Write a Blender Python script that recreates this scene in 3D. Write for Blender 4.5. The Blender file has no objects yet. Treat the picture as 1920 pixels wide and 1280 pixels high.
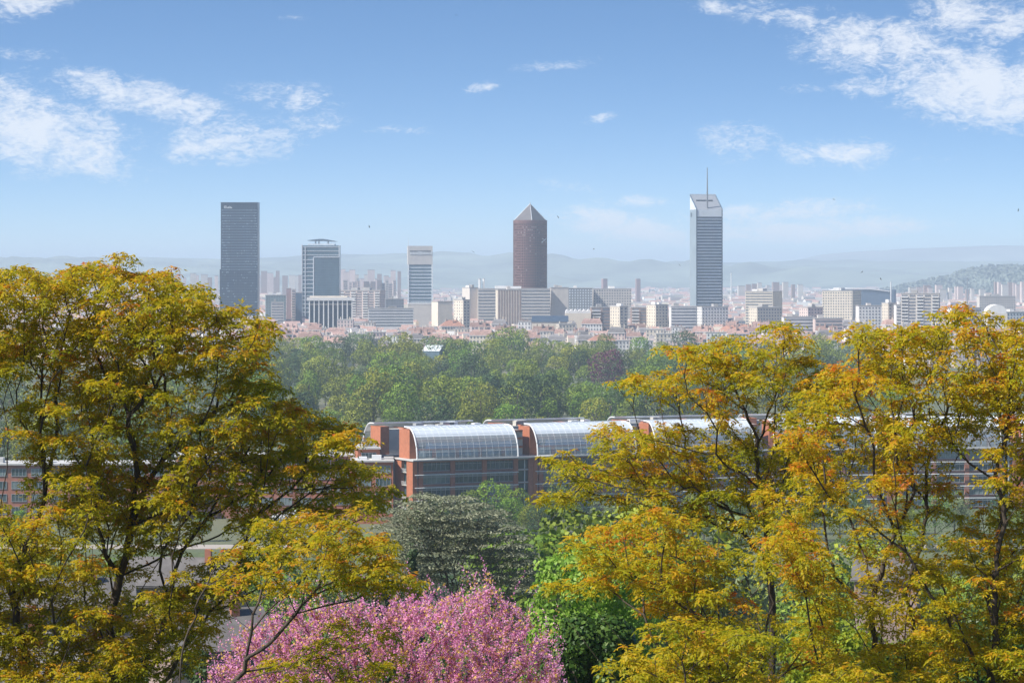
import bpy, math, random
import numpy as np
from mathutils import Vector, Matrix

# ------------------------------------------------------------------ camera, sky, sun, exposure
scene = bpy.context.scene
COL = scene.collection
F, HX, HY, ZC = 5440.0, 960.0, 510.0, 80.0      # long lens; eye 80 m above the plain
R = math.radians

def P(px, py, Y):
    return ((px - HX) * Y / F, Y, ZC - (py - HY) * Y / F)

cam = bpy.data.cameras.new('camera')
cam.sensor_width = 36.0
cam.lens = F / 1920 * 36
cam.shift_y = -130 / 1920
cam.clip_start = 0.5
cam.clip_end = 80000
camo = bpy.data.objects.new('camera', cam)
camo.location = (0, 0, ZC)
camo.rotation_euler = (R(90), 0, 0)
COL.objects.link(camo)
scene.camera = camo

SUN_AZ, SUN_EL = -114.0, 47.0      # degrees from the view direction (left = negative), elevation
scene.view_settings.view_transform = 'Standard'
scene.view_settings.look = 'None'
scene.view_settings.exposure = 0.70
scene.view_settings.gamma = 1.0
scene.cycles.use_denoising = True
scene.cycles.max_bounces = 8
scene.cycles.diffuse_bounces = 6
scene.cycles.glossy_bounces = 3
scene.cycles.transmission_bounces = 6
scene.cycles.transparent_max_bounces = 10
scene.cycles.volume_bounces = 1
scene.cycles.caustics_reflective = False
scene.cycles.caustics_refractive = False

sun = bpy.data.lights.new('sun', 'SUN')
sun.energy = 4.6
sun.angle = R(0.53)
sun.color = (1.0, 0.95, 0.86)
suno = bpy.data.objects.new('sun', sun)
sd = Vector((math.sin(R(SUN_AZ)) * math.cos(R(SUN_EL)), math.cos(R(SUN_AZ)) * math.cos(R(SUN_EL)), math.sin(R(SUN_EL))))
suno.rotation_euler = sd.to_track_quat('Z', 'Y').to_euler()
suno.location = (-200, -100, 400)
COL.objects.link(suno)

def build_world():
    w = bpy.data.worlds.new('World')
    scene.world = w
    w.use_nodes = True
    nt = w.node_tree
    nt.nodes.clear()
    N, L = nt.nodes.new, nt.links.new
    def math_(op, a, b=None, clamp=False):
        n = N('ShaderNodeMath'); n.operation = op; n.use_clamp = clamp
        for k, v in enumerate((a, b)):
            if v is None: continue
            if isinstance(v, (int, float)): n.inputs[k].default_value = v
            else: L(v, n.inputs[k])
        return n.outputs[0]
    tc = N('ShaderNodeTexCoord')
    sep = N('ShaderNodeSeparateXYZ'); L(tc.outputs['Generated'], sep.inputs[0])
    x, y, z = sep.outputs
    # sky: the direction is lifted so that the blue deepens quickly above the horizon
    zl = math_('MULTIPLY', z, 3.6)
    zl = math_('ADD', zl, 0.035)
    cmb = N('ShaderNodeCombineXYZ'); L(x, cmb.inputs[0]); L(y, cmb.inputs[1]); L(zl, cmb.inputs[2])
    nrm = N('ShaderNodeVectorMath'); nrm.operation = 'NORMALIZE'; L(cmb.outputs[0], nrm.inputs[0])
    sky = N('ShaderNodeTexSky'); sky.sky_type = 'NISHITA'
    sky.sun_disc = False
    sky.sun_elevation = R(SUN_EL)
    sky.sun_rotation = R(SUN_AZ)
    sky.air_density = 1.0
    sky.dust_density = 0.35
    sky.ozone_density = 3.0
    sky.altitude = 300
    L(nrm.outputs[0], sky.inputs[0])
    hs = N('ShaderNodeHueSaturation'); hs.inputs['Saturation'].default_value = 1.17
    hs.inputs['Value'].default_value = 1.0
    L(sky.outputs[0], hs.inputs['Color'])
    # clouds by direction: azimuth and elevation in units of 1/F radian
    az = math_('MULTIPLY', math_('ARCTAN2', x, y), F)
    el = math_('MULTIPLY', math_('ARCSINE', z), F)
    pos = N('ShaderNodeCombineXYZ'); L(az, pos.inputs[0]); L(el, pos.inputs[1])
    blobs = [(60, 10, 130, 36, -8, 1.25), (60, 110, 75, 14, 5, .62), (70, 245, 225, 85, 18, 1.35),
             (260, 185, 205, 38, 12, 1.3), (430, 268, 135, 48, -4, 1.1), (540, 185, 110, 30, 4, .78),
             (560, 240, 95, 26, -5, .85), (900, 163, 38, 12, -8, .85), (1132, 220, 42, 12, -10, .95),
             (550, 36, 30, 7, 0, .7), (740, 246, 60, 10, 0, .62), (1340, 15, 75, 15, 3, .8),
             (1480, 35, 120, 32, 10, .8), (1650, 92, 180, 54, 3, 1.35), (1790, 20, 85, 95, 0, 1.15),
             (1840, 172, 215, 78, 8, 1.6), (1640, 160, 85, 26, -10, .8), (1900, 50, 75, 40, -15, 1.25),
             (1380, 265, 80, 38, 0, .9), (1580, 290, 140, 32, 0, .95), (1720, 300, 65, 9, 0, .55),
             (1180, 428, 155, 34, 9, 1.5), (1460, 400, 200, 26, -4, 1.3), (1500, 432, 270, 26, -3, 1.5), (1190, 378, 75, 18, 0, 1.2),
             (1060, 350, 70, 15, 5, .5), (1500, 170, 45, 10, 0, .6), (1050, 122, 80, 11, -5, .45)]
    field = None
    for (bx, by, rx, ry, rot, wt) in blobs:
        m = N('ShaderNodeMapping'); m.vector_type = 'TEXTURE'
        m.inputs['Location'].default_value = (bx - HX, HY - by, 0)
        m.inputs['Rotation'].default_value = (0, 0, R(-rot))
        m.inputs['Scale'].default_value = (rx * 1.15, ry * 1.15, 1)
        L(pos.outputs[0], m.inputs[0])
        ln = N('ShaderNodeVectorMath'); ln.operation = 'LENGTH'; L(m.outputs[0], ln.inputs[0])
        v = math_('MULTIPLY', math_('SUBTRACT', 1.0, math_('POWER', ln.outputs['Value'], 1.5)), wt)
        field = v if field is None else math_('MAXIMUM', field, v)
    field = math_('MAXIMUM', field, -1.5)
    # the same kind of broken cloud goes on over the rest of the sky
    wide = N('ShaderNodeTexNoise'); wide.inputs['Scale'].default_value = 7.0
    wide.inputs['Detail'].default_value = 4
    mp = N('ShaderNodeMapping'); mp.inputs['Scale'].default_value = (1, 1, 3.0)
    L(tc.outputs['Generated'], mp.inputs[0]); L(mp.outputs[0], wide.inputs[0])
    gen = math_('MULTIPLY', math_('SUBTRACT', wide.outputs[0], 0.56), 7.0)
    out_a = N('ShaderNodeMapRange'); L(math_('ABSOLUTE', az), out_a.inputs[0])
    out_a.inputs[1].default_value = 1000; out_a.inputs[2].default_value = 1300
    out_e = N('ShaderNodeMapRange'); L(el, out_e.inputs[0])
    out_e.inputs[1].default_value = 540; out_e.inputs[2].default_value = 800
    outside = math_('MAXIMUM', out_a.outputs[0], out_e.outputs[0])
    gen = math_('SUBTRACT', gen, math_('MULTIPLY', math_('SUBTRACT', 1.0, outside), 6.0))
    field = math_('MAXIMUM', field, gen)
    # ragged edges and inner texture
    st = N('ShaderNodeMapping'); st.inputs['Scale'].default_value = (1.0, 1.9, 1); st.inputs['Rotation'].default_value = (0, 0, R(9))
    L(pos.outputs[0], st.inputs[0])
    n1 = N('ShaderNodeTexNoise'); n1.inputs['Scale'].default_value = 0.013; n1.inputs['Detail'].default_value = 10
    n1.inputs['Roughness'].default_value = 0.66; n1.inputs['Distortion'].default_value = 0.9
    L(st.outputs[0], n1.inputs[0])
    fb = math_('MULTIPLY', math_('SUBTRACT', n1.outputs[0], 0.5), 3.3)
    st2 = N('ShaderNodeMapping'); st2.inputs['Scale'].default_value = (1.0, 2.4, 1); st2.inputs['Rotation'].default_value = (0, 0, R(-14)); L(pos.outputs[0], st2.inputs[0])
    n3 = N('ShaderNodeTexNoise'); n3.inputs['Scale'].default_value = 0.05; n3.inputs['Detail'].default_value = 8; n3.inputs['Roughness'].default_value = .62; n3.inputs['Distortion'].default_value = 1.2
    L(st2.outputs[0], n3.inputs[0])
    fb = math_('ADD', fb, math_('MULTIPLY', math_('SUBTRACT', n3.outputs[0], 0.5), 2.0))
    dens = math_('ADD', math_('SUBTRACT', field, 0.14), fb)
    mr = N('ShaderNodeMapRange'); mr.interpolation_type = 'SMOOTHSTEP'
    L(dens, mr.inputs[0]); mr.inputs[1].default_value = -0.05; mr.inputs[2].default_value = 1.45
    soft = N('ShaderNodeMapRange'); soft.interpolation_type = 'SMOOTHSTEP'
    L(field, soft.inputs[0]); soft.inputs[1].default_value = -0.35; soft.inputs[2].default_value = 0.45
    cover = math_('MULTIPLY', math_('MULTIPLY', mr.outputs[0], soft.outputs[0]), 0.80)
    bg1 = N('ShaderNodeBackground'); L(hs.outputs[0], bg1.inputs[0]); bg1.inputs[1].default_value = 0.105
    bg2 = N('ShaderNodeBackground'); bg2.inputs[0].default_value = (0.93, 0.955, 1.0, 1); bg2.inputs[1].default_value = 0.66
    mix = N('ShaderNodeMixShader'); L(cover, mix.inputs[0]); L(bg1.outputs[0], mix.inputs[1]); L(bg2.outputs[0], mix.inputs[2])
    out = N('ShaderNodeOutputWorld'); L(mix.outputs[0], out.inputs[0])
build_world()

# ------------------------------------------------------------------ helpers
rnd = random.Random(7)
rng = np.random.default_rng(7)

class MB:
    """collects polygons in local coordinates"""
    def __init__(self): self.v, self.f, self.m = [], [], []
    def poly(self, pts, mi=0):
        n = len(self.v); self.v += [tuple(p) for p in pts]; self.f.append(tuple(range(n, n + len(pts)))); self.m.append(mi)
    def box(self, x0, x1, y0, y1, z0, z1, mi=0):
        n = len(self.v)
        self.v += [(x0,y0,z0),(x1,y0,z0),(x1,y1,z0),(x0,y1,z0),(x0,y0,z1),(x1,y0,z1),(x1,y1,z1),(x0,y1,z1)]
        for q in ((0,3,2,1),(4,5,6,7),(0,1,5,4),(1,2,6,5),(2,3,7,6),(3,0,4,7)):
            self.f.append(tuple(n + k for k in q)); self.m.append(mi)
    def tube(self, pts, r, sides=6, r1=None, mi=0):
        pts = [Vector(p) for p in pts]; k0 = len(self.v); n = len(pts)
        up = Vector((0, 0, 1))
        for i, p in enumerate(pts):
            d = (pts[min(i+1, n-1)] - pts[max(i-1, 0)]).normalized()
            a = d.cross(up if abs(d.z) < .95 else Vector((1, 0, 0))).normalized(); b = d.cross(a)
            rr = r if r1 is None else r + (r1 - r) * i / (n - 1)
            for s in range(sides):
                t = 2 * math.pi * s / sides
                self.v.append(tuple(p + a * math.cos(t) * rr + b * math.sin(t) * rr))
        for i in range(n - 1):
            for s in range(sides):
                s2 = (s + 1) % sides
                self.f.append((k0+i*sides+s, k0+i*sides+s2, k0+(i+1)*sides+s2, k0+(i+1)*sides+s)); self.m.append(mi)
        self.f.append(tuple(k0 + s for s in range(sides))[::-1]); self.m.append(mi)
        self.f.append(tuple(k0 + (n-1)*sides + s for s in range(sides))); self.m.append(mi)
    def mesh(self, name, mats, smooth=False):
        me = bpy.data.meshes.new(name)
        me.from_pydata(self.v, [], self.f)
        if not isinstance(mats, (list, tuple)): mats = [mats]
        for m in mats: me.materials.append(m)
        if len(mats) > 1: me.polygons.foreach_set('material_index', self.m)
        if smooth: me.polygons.foreach_set('use_smooth', [True] * len(self.f))
        me.update()
        return me
    def build(self, name, mats, parent=None, loc=(0,0,0), rz=0, smooth=False):
        return add(name, self.mesh(name, mats, smooth), parent, loc, rz)

def add(name, me, parent=None, loc=(0,0,0), rz=0):
    o = bpy.data.objects.new(name, me)
    o.location = loc; o.rotation_euler = (0, 0, rz)
    if parent is not None: o.parent = parent
    COL.objects.link(o)
    return o

def tag(o, label, cat, group=None):
    o['label'] = label; o['category'] = cat
    if group: o['group'] = group
    return o
def thing(name, label, cat, loc=(0,0,0), rz=0, group=None):
    return tag(add(name, None, None, loc, rz), label, cat, group)
def struct(o): o['kind'] = 'structure'; return o
def stuff(o): o['kind'] = 'stuff'; return o

def np_mesh(name, verts, faces, mats, attr=None, smooth=False):
    verts = np.ascontiguousarray(verts, np.float32); faces = np.ascontiguousarray(faces, np.int32)
    me = bpy.data.meshes.new(name)
    nf, k = faces.shape
    me.vertices.add(len(verts)); me.vertices.foreach_set('co', verts.ravel())
    me.loops.add(nf * k); me.loops.foreach_set('vertex_index', faces.ravel())
    me.polygons.add(nf); me.polygons.foreach_set('loop_start', np.arange(0, nf * k, k, dtype=np.int32))
    if smooth: me.polygons.foreach_set('use_smooth', np.ones(nf, bool))
    for m in (mats if isinstance(mats, (list, tuple)) else [mats]): me.materials.append(m)
    me.update(calc_edges=True)
    for nm, arr in (attr or {}).items():
        a = me.attributes.new(nm, 'FLOAT', 'FACE'); a.data.foreach_set('value', np.ascontiguousarray(arr, np.float32))
    return me

# ------------------------------------------------------------------ materials
def nodes_of(name):
    m = bpy.data.materials.new(name); m.use_nodes = True
    nt = m.node_tree; b = nt.nodes['Principled BSDF']
    return m, nt, b
def mk(name, col, rough=.8, var=.14, scale=.4, metal=0.0, spec=.3, objrand=0.0, bump=0.0, stretch=(1,1,1)):
    m, nt, b = nodes_of(name); N, L = nt.nodes.new, nt.links.new
    b.inputs['Roughness'].default_value = rough; b.inputs['Metallic'].default_value = metal
    b.inputs['Specular IOR Level'].default_value = spec
    tc = N('ShaderNodeTexCoord'); mp = N('ShaderNodeMapping'); mp.inputs['Scale'].default_value = stretch
    L(tc.outputs['Object'], mp.inputs[0])
    nz = N('ShaderNodeTexNoise'); nz.inputs['Scale'].default_value = scale; nz.inputs['Detail'].default_value = 6
    nz.inputs['Roughness'].default_value = .65
    L(mp.outputs[0], nz.inputs[0])
    mr = N('ShaderNodeMapRange'); L(nz.outputs[0], mr.inputs[0])
    mr.inputs[1].default_value = .3; mr.inputs[2].default_value = .7
    mr.inputs[3].default_value = 1 - var; mr.inputs[4].default_value = 1 + var
    v = mr.outputs[0]
    if objrand:
        oi = N('ShaderNodeObjectInfo'); m2 = N('ShaderNodeMapRange'); L(oi.outputs['Random'], m2.inputs[0])
        m2.inputs[3].default_value = 1 - objrand; m2.inputs[4].default_value = 1 + objrand
        mm = N('ShaderNodeMath'); mm.operation = 'MULTIPLY'; L(v, mm.inputs[0]); L(m2.outputs[0], mm.inputs[1]); v = mm.outputs[0]
    vm = N('ShaderNodeVectorMath'); vm.operation = 'SCALE'; vm.inputs[0].default_value = col[:3]; L(v, vm.inputs['Scale'])
    L(vm.outputs[0], b.inputs['Base Color'])
    if bump:
        bp = N('ShaderNodeBump'); bp.inputs['Strength'].default_value = bump; bp.inputs['Distance'].default_value = .05
        L(nz.outputs[0], bp.inputs['Height']); L(bp.outputs[0], b.inputs['Normal'])
    return m
def ramp_mat(name, stops, rough=.6, transl=0.0, use='tint', objrand=0.0, spec=.25, huerand=0.0):
    """colour from the face attribute (age of a leaf) plus a little per object"""
    m, nt, b = nodes_of(name); N, L = nt.nodes.new, nt.links.new
    at = N('ShaderNodeAttribute'); at.attribute_name = use
    rp = N('ShaderNodeValToRGB'); e = rp.color_ramp.elements
    while len(e) < len(stops): e.new(.5)
    for k, (p, c) in enumerate(stops): e[k].position = p; e[k].color = (*c, 1)
    L(at.outputs['Fac'], rp.inputs[0]); c = rp.outputs[0]
    if objrand or huerand:
        oi = N('ShaderNodeObjectInfo'); mr = N('ShaderNodeMapRange'); L(oi.outputs['Random'], mr.inputs[0])
        mr.inputs[3].default_value = 1 - objrand; mr.inputs[4].default_value = 1 + objrand
        hs = N('ShaderNodeHueSaturation'); L(c, hs.inputs['Color']); L(mr.outputs[0], hs.inputs['Value'])
        if huerand:
            wn = N('ShaderNodeTexWhiteNoise'); wn.noise_dimensions = '1D'; L(oi.outputs['Random'], wn.inputs['W'])
            m3 = N('ShaderNodeMapRange'); L(wn.outputs['Value'], m3.inputs[0])
            m3.inputs[3].default_value = .5 - huerand; m3.inputs[4].default_value = .5 + huerand
            L(m3.outputs[0], hs.inputs['Hue'])
        c = hs.outputs[0]
    L(c, b.inputs['Base Color']); b.inputs['Roughness'].default_value = rough; b.inputs['Specular IOR Level'].default_value = spec
    if transl:
        t = N('ShaderNodeBsdfTranslucent'); L(c, t.inputs[0]); mx = N('ShaderNodeMixShader'); mx.inputs[0].default_value = transl
        L(b.outputs[0], mx.inputs[1]); L(t.outputs[0], mx.inputs[2])
        L(mx.outputs[0], nt.nodes['Material Output'].inputs[0])
    return m

M = {}
M['leaf_gold'] = ramp_mat('leaf_gold', [(0, (.24,.285,.013)), (.4, (.48,.435,.015)), (.7, (.67,.47,.018)), (.9, (.72,.32,.023)), (1, (.62,.16,.027))], .5, .6)
M['leaf_olive'] = ramp_mat('leaf_olive', [(0, (.215,.255,.012)), (.42, (.44,.40,.014)), (.7, (.62,.44,.017)), (.9, (.67,.30,.022)), (1, (.56,.15,.024))], .5, .6)
M['bark'] = mk('bark', (.075,.058,.045), .9, .55, 9, bump=.8, stretch=(1,1,.35))
M['bark_grey'] = mk('bark_grey', (.085,.075,.062), .9, .4, 2, bump=.6)
M['blossom'] = ramp_mat('blossom', [(0, (.56,.17,.40)), (.45, (.84,.36,.63)), (.8, (.93,.56,.77)), (.86, (.80,.55,.16)), (1, (.66,.46,.10))], .6, .45)
M['needle'] = ramp_mat('needle', [(0, (.12,.135,.08)), (.5, (.235,.25,.155)), (1, (.38,.385,.26))], .6, .25)
M['needle_dark'] = ramp_mat('needle_dark', [(0, (.025,.045,.02)), (.5, (.05,.085,.03)), (1, (.09,.13,.045))], .6, .1, objrand=.2)
M['chestnut'] = ramp_mat('chestnut', [(0, (.026,.068,.012)), (.6, (.06,.125,.02)), (1, (.14,.225,.036))], .4, .3, objrand=.12)
M['maple'] = ramp_mat('maple', [(0, (.10,.22,.02)), (.6, (.24,.40,.05)), (1, (.40,.54,.11))], .45, .4)
M['lime_leaf'] = ramp_mat('lime_leaf', [(0, (.16,.23,.012)), (.6, (.30,.38,.02)), (1, (.42,.46,.035))], .5, .4, objrand=.12)
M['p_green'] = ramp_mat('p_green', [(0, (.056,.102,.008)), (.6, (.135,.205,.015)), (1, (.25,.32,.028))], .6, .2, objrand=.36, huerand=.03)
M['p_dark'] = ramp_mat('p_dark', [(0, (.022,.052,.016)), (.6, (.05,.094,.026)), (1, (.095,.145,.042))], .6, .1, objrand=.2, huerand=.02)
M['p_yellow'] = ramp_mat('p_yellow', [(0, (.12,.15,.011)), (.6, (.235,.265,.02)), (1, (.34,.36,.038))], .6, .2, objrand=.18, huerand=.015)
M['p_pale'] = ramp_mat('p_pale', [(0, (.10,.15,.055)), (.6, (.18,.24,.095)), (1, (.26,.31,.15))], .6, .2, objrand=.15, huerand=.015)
M['p_purple'] = ramp_mat('p_purple', [(0, (.06,.014,.04)), (.6, (.12,.026,.065)), (1, (.18,.05,.09))], .6, .1)
M['hill_wood'] = ramp_mat('hill_wood', [(0, (.10,.125,.10)), (1, (.17,.195,.15))], .8)
M['p_trunk'] = mk('p_trunk', (.08,.065,.05), .9)

M['brick'] = mk('brick', (.40,.145,.075), .85, .16, 1.1, bump=.2)
M['brick_red'] = mk('brick_red', (.36,.15,.10), .85, .16, 1.1, bump=.2)
M['brick_dark'] = mk('brick_dark', (.28,.15,.12), .85, .16, 1.1)
M['concrete'] = mk('concrete', (.46,.44,.40), .85, .1, .3)
M['pale_roof'] = mk('pale_roof', (.48,.47,.45), .8, .12, .4)
M['white_metal'] = mk('white_metal', (.74,.75,.75), .4, .05, .5)
M['grey_metal'] = mk('grey_metal', (.42,.44,.45), .45, .1, .5, metal=.3)
M['win_glass'] = mk('win_glass', (.05,.085,.09), .08, .35, .35, spec=.7)
M['win_glass2'] = mk('win_glass2', (.17,.22,.22), .12, .35, .35, spec=.7)
M['blue_blind'] = mk('blue_blind', (.12,.24,.42), .5, .15, .5)
M['pale_panel'] = mk('pale_panel', (.42,.48,.46), .5, .2, .6)

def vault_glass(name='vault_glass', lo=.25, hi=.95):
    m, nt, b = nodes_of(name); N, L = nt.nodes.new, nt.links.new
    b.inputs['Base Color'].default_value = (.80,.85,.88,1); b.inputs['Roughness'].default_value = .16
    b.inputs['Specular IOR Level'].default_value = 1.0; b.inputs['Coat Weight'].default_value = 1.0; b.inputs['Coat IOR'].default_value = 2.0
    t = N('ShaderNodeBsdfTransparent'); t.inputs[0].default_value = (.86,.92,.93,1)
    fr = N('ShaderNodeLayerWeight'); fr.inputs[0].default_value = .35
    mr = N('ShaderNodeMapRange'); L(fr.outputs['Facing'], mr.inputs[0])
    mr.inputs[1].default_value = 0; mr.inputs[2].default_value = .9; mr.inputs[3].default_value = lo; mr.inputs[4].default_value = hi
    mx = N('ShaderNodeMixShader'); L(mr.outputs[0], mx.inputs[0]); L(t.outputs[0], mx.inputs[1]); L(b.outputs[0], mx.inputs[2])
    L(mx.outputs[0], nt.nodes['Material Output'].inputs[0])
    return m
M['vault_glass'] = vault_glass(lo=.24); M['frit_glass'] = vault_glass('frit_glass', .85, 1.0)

M['t_glass_dark'] = mk('t_glass_dark', (.014,.034,.066), .35, .3, .06, spec=.25, stretch=(1,1,3))
M['t_spandrel'] = mk('t_spandrel', (.10,.15,.21), .45, .25, .15)
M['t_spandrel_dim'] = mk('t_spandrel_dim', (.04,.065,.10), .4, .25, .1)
M['t_dull'] = mk('t_dull', (.30,.26,.27), .7)
M['t_side'] = mk('t_side', (.27,.33,.37), .4, .12, .05)
M['t_blind'] = mk('t_blind', (.20,.27,.34), .6)
M['t_glass_blue'] = mk('t_glass_blue', (.085,.14,.18), .2, .2, .08, spec=.5)
M['t_glass_strip'] = mk('t_glass_strip', (.13,.19,.24), .25, .25, .1, spec=.5)
M['t_white'] = mk('t_white', (.62,.65,.67), .5, .06, .3)
M['t_grey'] = mk('t_grey', (.52,.50,.48), .8, .08, .2)
M['t_silver'] = mk('t_silver', (.68,.72,.74), .4, .1, .08)
M['t_brown'] = mk('t_brown', (.175,.092,.085), .75, .18, .12)
M['t_brown_dark'] = mk('t_brown_dark', (.075,.045,.048), .4, .35, .2)
M['t_pyramid'] = mk('t_pyramid', (.14,.13,.135), .8, .1, .1, spec=.2)
M['dark_win'] = mk('dark_win', (.06,.075,.09), .3, .35, .3, spec=.5)
M['far_win'] = mk('far_win', (.17,.18,.205), .4, .3, .3)
for nm, c in {'w_cream': (.68,.60,.49), 'w_white': (.76,.74,.71), 'w_pink': (.62,.50,.46), 'w_grey': (.60,.55,.50), 'w_mauve': (.30,.22,.23),
              'w_teal': (.22,.29,.30), 'w_dark': (.22,.235,.26), 'w_blue': (.07,.11,.17), 'w_brown': (.33,.24,.21)}.items():
    M[nm] = mk(nm, c, .85, .10, .15, objrand=.08)
M['r_red'] = mk('r_red', (.31,.20,.17), .9, .35, .6, objrand=.3)
M['r_orange'] = mk('r_orange', (.38,.20,.145), .9, .25, .5, objrand=.15)
M['r_grey'] = mk('r_grey', (.22,.205,.205), .85, .2, .3, objrand=.2)
M['r_flat'] = mk('r_flat', (.40,.385,.37), .9, .15, .2, objrand=.2)
M['slate_blue'] = mk('slate_blue', (.05,.075,.115), .35, .2, .3)
M['slate_roof'] = mk('slate_roof', (.13,.12,.115), .85, .25, .6)
M['bird'] = mk('bird', (.02,.02,.022), .8)
M['ground'] = None

def ground_mat():
    m, nt, b = nodes_of('ground'); N, L = nt.nodes.new, nt.links.new
    tc = N('ShaderNodeTexCoord')
    n1 = N('ShaderNodeTexNoise'); n1.inputs['Scale'].default_value = .004; n1.inputs['Detail'].default_value = 8
    n2 = N('ShaderNodeTexNoise'); n2.inputs['Scale'].default_value = .6; n2.inputs['Detail'].default_value = 6
    L(tc.outputs['Object'], n1.inputs[0]); L(tc.outputs['Object'], n2.inputs[0])
    r1 = N('ShaderNodeValToRGB'); e = r1.color_ramp.elements
    e[0].position = .38; e[0].color = (.07,.10,.035,1); e[1].position = .66; e[1].color = (.15,.14,.085,1)
    L(n1.outputs[0], r1.inputs[0])
    r2 = N('ShaderNodeMapRange'); L(n2.outputs[0], r2.inputs[0]); r2.inputs[3].default_value = .6; r2.inputs[4].default_value = 1.35
    vm = N('ShaderNodeVectorMath'); vm.operation = 'SCALE'; L(r1.outputs[0], vm.inputs[0]); L(r2.outputs[0], vm.inputs['Scale'])
    L(vm.outputs[0], b.inputs['Base Color']); b.inputs['Roughness'].default_value = .95
    return m
M['ground'] = ground_mat()
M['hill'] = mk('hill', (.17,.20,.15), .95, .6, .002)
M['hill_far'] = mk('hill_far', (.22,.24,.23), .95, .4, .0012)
M['road'] = mk('road', (.34,.30,.26), .9, .15, .05)
def water_mat():
    m, nt, b = nodes_of('water'); N, L = nt.nodes.new, nt.links.new
    b.inputs['Base Color'].default_value = (.045,.07,.06,1); b.inputs['Roughness'].default_value = .12
    nz = N('ShaderNodeTexNoise'); nz.inputs['Scale'].default_value = .6; bp = N('ShaderNodeBump'); bp.inputs['Strength'].default_value = .3
    L(nz.outputs[0], bp.inputs['Height']); L(bp.outputs[0], b.inputs['Normal'])
    return m
M['water'] = water_mat()

# ------------------------------------------------------------------ terrain
HT = [(-1000, 84), (-60, 79), (0, 77.4), (30, 73), (60, 67.5), (90, 61), (150, 50), (250, 38), (400, 20), (560, 4), (640, 1),
      (652, -4.5), (800, -4.5), (812, 1.5), (960, 1.5), (1100, 0), (33000, 0)]
HTY = [a for a, _ in HT]; HTZ = [b for _, b in HT]
def gz(x, y): return float(np.interp(y, HTY, HTZ))
def build_ground():
    ys = np.concatenate([np.arange(-1000, -60, 235), np.arange(-60, 640, 10), np.arange(640, 660, 3), np.arange(660, 800, 35), np.arange(800, 830, 3),
                         np.arange(830, 1200, 40), np.geomspace(1200, 33000, 40)])
    xs = np.concatenate([-np.geomspace(12000, 250, 16), np.arange(-220, 221, 20), np.geomspace(250, 12000, 16)])
    X, Y = np.meshgrid(xs, ys)
    Z = np.interp(Y, HTY, HTZ) + np.where((Y > -60) & (Y < 600), .5 * np.sin(X * .13 + Y * .07) + .3 * np.sin(X * .37 - Y * .21), 0)
    n, k = X.shape
    idx = np.arange(n * k).reshape(n, k)
    fc = np.stack([idx[:-1, :-1], idx[:-1, 1:], idx[1:, 1:], idx[1:, :-1]], -1).reshape(-1, 4)
    struct(add('ground', np_mesh('ground', np.stack([X, Y, Z], -1).reshape(-1, 3), fc, M['ground'], smooth=True)))
build_ground()
mb = MB(); mb.poly([(-900, 648.5, -2.6), (900, 648.5, -2.6), (900, 805, -2.6), (-900, 805, -2.6)])
struct(mb.build('river', M['water']))
mb = MB(); mb.box(-900, 900, 822, 834, 1.2, 1.75)
struct(mb.build('quay_road', M['road']))

def ridge(name, mat, pts, Y, back, base_front, seed, rough):
    """a hill range: crest follows skyline points (px, py) at distance Y, falling to the plain before and behind"""
    r = np.random.default_rng(seed)
    pxs = np.linspace(pts[0][0], pts[-1][0], 220)
    cy = np.interp(pxs, [p for p, _ in pts], [q for _, q in pts])
    t = np.linspace(0, 1, 14)
    V = []
    ph = r.uniform(0, 6.28, 6)
    for k, tt in enumerate(t):
        yy = Y - base_front * (1 - tt) if tt <= 1 else Y
        prof = math.sin(tt * math.pi / 2) ** 1.15
        X = (pxs - HX) * Y / F
        Zc = ZC - (cy - HY) * Y / F
        bump = sum(np.sin(X * f * .001 + yy * g * .001 + p) * a for f, g, p, a in zip((2.1, 4.3, 7.7, 13, 19, 31), (1.7, 3.1, 5.3, 6.1, 9, 17), ph, (1, .8, .5, .35, .3, .2)))
        Zr = Zc * prof + bump * rough * (math.sin(tt * math.pi) * 2.2 + .25)
        V.append(np.stack([X, np.full_like(X, yy), np.maximum(Zr, -3 + 0 * X)], -1))
    V.append(np.stack([X, np.full_like(X, Y + back), -3 + 0 * X], -1))
    V = np.array(V); n, k = V.shape[:2]
    idx = np.arange(n * k).reshape(n, k)
    fc = np.stack([idx[:-1, :-1], idx[:-1, 1:], idx[1:, 1:], idx[1:, :-1]], -1).reshape(-1, 4)
    struct(add(name, np_mesh(name, V.reshape(-1, 3), fc, mat, smooth=True)))
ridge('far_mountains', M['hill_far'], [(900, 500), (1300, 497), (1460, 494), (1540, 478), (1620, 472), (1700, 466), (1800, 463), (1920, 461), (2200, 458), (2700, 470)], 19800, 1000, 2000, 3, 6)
ridge('hill_range', M['hill'], [(-900, 492), (-300, 486), (0, 488), (150, 487), (260, 481), (360, 484), (440, 487), (500, 484), (640, 480.5), (710, 483), (800, 482), (845, 479.5), (885, 485), (920, 489), (960, 486),
       (1040, 487), (1110, 488), (1180, 492), (1260, 491), (1340, 493), (1420, 492), (1500, 491), (1640, 494), (1800, 496), (2400, 494), (2900, 500)], 17500, 2500, 5500, 4, 9)
ridge('wooded_hill', M['hill'], [(1560, 556), (1640, 547), (1700, 535), (1760, 522), (1800, 510), (1840, 502), (1880, 500), (1920, 502), (2000, 498), (2200, 506), (2500, 530), (2700, 556)], 9800, 1500, 1500, 5, 4)

# ------------------------------------------------------------------ towers of the business district
def frame_at(px, Y, rz=0.0): return ((px - HX) * Y / F, Y, 0.0), rz
def zpx(py, Y): return ZC - (py - HY) * Y / F

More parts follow.
